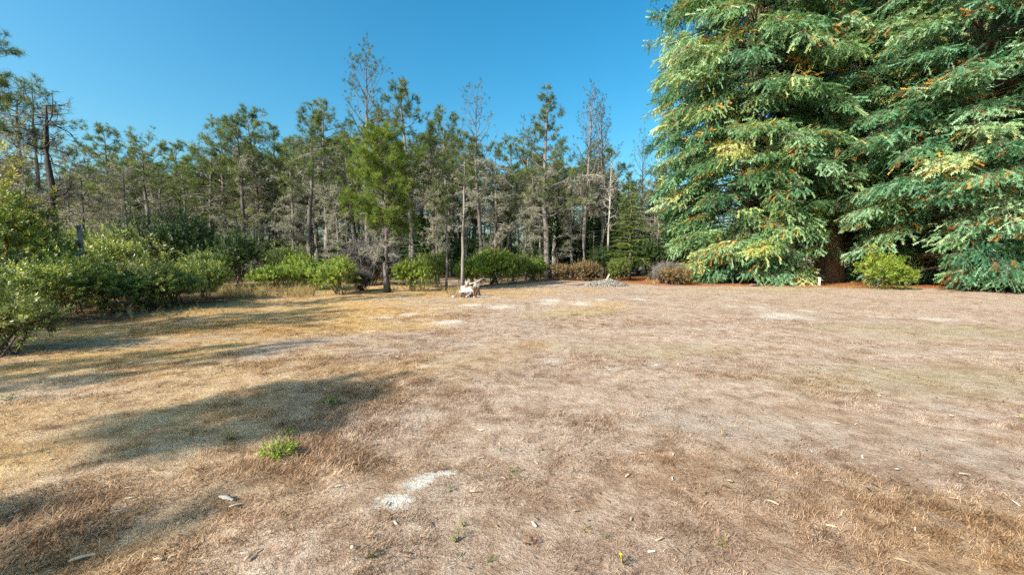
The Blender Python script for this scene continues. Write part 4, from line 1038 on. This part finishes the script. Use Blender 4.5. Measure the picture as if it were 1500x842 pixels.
# ------------------------------------------------------------------ small weeds and litter in the foreground
def weed(px, py, hpx, wpx, mat, lab, n, seed, flower=0, temps=None, dry=0, name='weed'):
    b = gp(px, py); d = b.y; hh = hpx/F*d*.85; ww = wpx/F*d/2*.72; r_ = np.random.default_rng(seed); A, St, Fl = Acc(), Acc(), Acc()
    pos, dr = [], []
    for i in range(n):
        a_ = r_.random()*6.283; u = math.sqrt(r_.random()); z = hh*r_.uniform(.12, 1)*(1-.55*u)
        p = np.array([math.cos(a_)*u*ww, math.sin(a_)*u*ww, z]); pos.append(p); dr.append(norm(np.array([p[0]*1.5/ww, p[1]*1.5/ww, 1.2]) + r_.normal(0, .3, 3)))
        if i % 3 == 0: tube(St, [(p[0]*.15, p[1]*.15, -.01), (p[0]*.6, p[1]*.6, z*.6), p], [.003, .0025, .0015], 4, .5, False)
    stamp_mix(A, temps or T_LEAF, pos, dr, np.clip(hh*.3, .018, .05)*r_.uniform(.7, 1.3, n), np.clip(r_.normal(.55, .2, n), 0, 1), r_)
    e = obj(name, None, None, on(b)); tag(e, lab, 'weed', 'small weeds in the dry grass')
    obj('stem', St.mesh('weed_stem', M_stem), e); fo = obj('foliage', A.mesh('weed_foliage', mat), e)
    for k in range(flower):
        fa = Acc(); m_ = 9
        c = np.array([r_.normal(0, .2)*ww, r_.normal(0, .2)*ww, hh*1.15])
        for i in range(m_):
            a_ = i*6.283/m_; d1 = np.array([math.cos(a_), math.sin(a_), .15]); s1 = np.array([-d1[1], d1[0], 0])*.005
            fa.add([c, c+d1*.006+s1*.6, c+d1*.011, c+d1*.006-s1*.6], [(0, 1, 2), (0, 2, 3)])
        tube(fa, [(0, 0, 0), c*.5, c], [.0018]*3, 4)
        obj('flower', fa.mesh('flower', M_petal), fo)
M_petal = leafmat('yellow_petals', [(0, (.7, .45, .01)), (1, (.85, .62, .02))], trans=.2)
weed(408, 672, 36, 54, M_bright, 'bright green leafy weed, largest in the foreground', 70, 1)
weed(425, 640, 18, 22, M_bright, 'small green shoot right behind the largest weed', 18, 2)
weed(484, 592, 18, 40, M_shrub, 'dark green weed inside the patch of shade', 40, 3)
weed(337, 646, 18, 24, M_yellow, 'yellowish small weed left of the largest weed', 22, 4)
weed(18, 588, 14, 44, M_bright, 'flat green weed at the left edge below the shrubs', 30, 5)
weed(750, 696, 12, 22, M_shrub, 'tiny green weed right of the white sand patch', 12, 6)
weed(672, 796, 22, 22, M_bright, 'green and red shoot right below the white sand patch', 12, 7)
weed(680, 776, 14, 12, M_bright, 'thin green shoot just behind the green and red shoot', 7, 8)
weed(780, 800, 14, 32, M_redlf, 'reddish low weed near the bottom edge', 14, 9)
weed(658, 728, 10, 14, M_shrub, 'tiny dark weed at the right rim of the white sand', 8, 10)
weed(545, 828, 14, 22, M_dark, 'dark small weed at the bottom edge left of the reddish weed', 14, 11)
weed(912, 832, 16, 26, M_dark, 'small dark weed with a yellow flower at the bottom edge', 12, 12, 1)
weed(1058, 640, 9, 16, M_dark, 'tiny dark weed with a yellow flower in mid clearing', 8, 13, 1)
weed(1495, 612, 8, 14, M_bright, 'tiny weed with a yellow flower at the right edge', 6, 14, 1)
weed(1056, 802, 12, 20, M_shrub, 'small grey-green weed near the bottom, right of the flowering one', 12, 15)
weed(855, 782, 8, 18, M_yellow, 'tiny yellowish weed above the flowering weed at the bottom', 8, 16)
weed(795, 664, 10, 26, M_yellow, 'low yellowish tuft above the tiny green weed', 12, 17)
weed(720, 826, 10, 14, M_shrub, 'tiny green weed at the bottom edge below the green and red shoot', 8, 18)
weed(588, 583, 6, 10, M_yellow, 'speck of a yellow-flowered weed right of the shade patch', 5, 19, 1)
weed(130, 500, 8, 30, M_yellow, 'low yellow-green weed on the shaded ground at left', 14, 20)

def chip(px, py, lpx, wpx, turn, mat, lab, seed, th=.004):
    b = gp(px, py); d = math.hypot(b.x, b.y); L, Wd = lpx/F*d*.72, wpx/F*d*.62; r_ = np.random.default_rng(seed); A = Acc(); n_ = 7
    t = np.linspace(-.5, .5, n_); wv = Wd*.5*np.clip(np.cos(t*2.4), .25, 1)*r_.uniform(.75, 1.2, n_); cz = .25*Wd*np.cos(t*3)
    top = [(t[i]*L, wv[i]*s, cz[i] + (th if s == 0 else 0) + th) for i in range(n_) for s in (-1, 0, 1)]
    bot = [(x_, y_, z_-th) for x_, y_, z_ in top]; V = np.array(top+bot); V[:, :2] += r_.normal(0, Wd*.04, (len(V), 2)); m_ = len(top); f = []
    for i in range(n_-1):
        for s in range(2):
            k = i*3+s; f.append((k, k+3, k+4, k+1)); f.append((m_+k, m_+k+1, m_+k+4, m_+k+3))
        for s, o_ in ((0, 0), (2, 1)):
            k = i*3+s; f.append((k, m_+k, m_+k+3, k+3) if s == 0 else (k, k+3, m_+k+3, m_+k))
    for k0 in (0, (n_-1)*3): f += [(k0, k0+1, m_+k0+1, m_+k0), (k0+1, k0+2, m_+k0+2, m_+k0+1)]
    A.add(V, None, f)
    return tag(obj('bark_chip', A.mesh('bark_chip', mat), None, on(b, .012), (r_.normal(0, .08), r_.normal(0, .08), turn)), lab, 'bark chip', 'bark chips on the dry grass')
chip(332, 741, 34, 12, -.35, M_stone, 'white split piece of bark left of the sand patch', 1)
chip(345, 752, 18, 5, .6, M_pale_wood, 'thin splinter against the white split bark', 2)
chip(364, 832, 18, 8, 1.4, M_chip, 'pale bark chip cut by the bottom edge', 3)
chip(232, 829, 13, 8, .1, M_chip, 'small square chip at the bottom edge, left', 4)
chip(122, 826, 30, 9, .45, M_pale_wood, 'long whitish chip low in the left corner', 5)
chip(1132, 745, 18, 7, -.8, M_chip, 'pinkish chip in the right foreground', 6)
chip(1217, 780, 15, 6, -.5, M_chip, 'tan chip right of the pinkish chip', 7)
chip(1069, 712, 10, 6, -.6, M_chip, 'short tan chip behind the pinkish chip', 8)
chip(1314, 690, 9, 5, .2, M_stone, 'small white chip in the right foreground', 9)
chip(1412, 701, 14, 5, -.2, M_pale_wood, 'pale sliver near the right edge', 10)
chip(692, 729, 12, 5, -.2, M_chip, 'tan chip right of the sand patch', 11)
chip(842, 754, 12, 6, .2, M_chip, 'orange-tan chip in the middle foreground', 12)
chip(517, 818, 9, 12, .3, M_pale_wood, 'upright whitish chip left of the bottom weeds', 13)
chip(1320, 834, 18, 7, -.6, M_chip, 'reddish chip at the bottom edge, right', 14)
chip(940, 672, 14, 6, .1, M_chip, 'dark tan chip in the mid right grass', 15)
chip(835, 734, 8, 5, .4, M_stone, 'tiny white chip above the orange-tan chip', 16)
# fine litter of bark crumbs and twigs
lit = Acc(); q = np.random.default_rng(91)
n = 2600; d = np.sqrt(q.uniform(1.6**2, 11**2, n)); a_ = q.uniform(-R(56), R(56), n)
pos = np.stack([d*np.sin(a_), d*np.cos(a_)], 1); pos = np.concatenate([pos, (gz(pos[:, 0], pos[:, 1])+.012)[:, None]], 1)
flat_d = np.stack([np.cos(a_*37), np.sin(a_*37), q.normal(0, .15, n)], 1)
sliver = (np.array([(-.5, -.14, 0), (.5, -.1, .03), (.55, .1, .03), (-.5, .14, 0), (0, 0, .12)]), np.array([(0, 1, 4), (1, 2, 4), (2, 3, 4), (3, 0, 4)]))
stamp_mix(lit, [sliver], pos, flat_d, q.uniform(.012, .05, n), np.clip(q.normal(.5, .3, n), 0, 1), q, roll=q.normal(0, .2, n))
M_litter = leafmat('litter', [(0, (.06, .035, .02)), (.4, (.25, .14, .075)), (.8, (.48, .36, .25)), (1, (.66, .6, .5))], trans=0, rough=.9)
tag(obj('litter', lit.mesh('litter', M_litter)), 'fine bark crumbs and twigs scattered on the dry grass', 'litter', kind='stuff')

# straw tufts standing a little proud of the mown grass, and specks of green growing in it
tf = Acc(); q = np.random.default_rng(19); n = 420
d = np.sqrt(q.uniform(1.7**2, 12**2, n)); a_ = q.uniform(-R(55), R(55), n); x_, y_ = d*np.sin(a_), d*np.cos(a_)
keep = vnoise(x_+14, y_+77, 1.3) > .45; x_, y_ = x_[keep], y_[keep]; n = len(x_)
stamp_mix(tf, T_STRAW, np.stack([x_, y_, gz(x_, y_)], 1), np.tile([0, 0, 1.0], (n, 1)) + q.normal(0, .3, (n, 3)), q.uniform(.03, .075, n), np.clip(q.normal(.45, .25, n), 0, 1), q)
tag(obj('straw_tufts', tf.mesh('straw_tufts', M_straw)), 'scattered small tufts of standing straw in the mown dry grass', 'grass', kind='stuff')
sg = Acc(); n = 300
d = np.sqrt(q.uniform(1.7**2, 10**2, n)); a_ = q.uniform(-R(55), R(55), n); x_, y_ = d*np.sin(a_), d*np.cos(a_)
keep = vnoise(x_+31, y_+12, .9) > .5; x_, y_ = x_[keep], y_[keep]; n = len(x_)
stamp_mix(sg, T_LEAF, np.stack([x_, y_, gz(x_, y_)+.008], 1), np.tile([0, 0, 1.0], (n, 1)) + q.normal(0, .5, (n, 3)), q.uniform(.015, .04, n), np.clip(q.normal(.3, .25, n), 0, 1), q)
tag(obj('ground_weeds', sg.mesh('ground_weeds', M_shrub)), 'tiny specks of green weed scattered through the dry grass', 'weeds', kind='stuff')
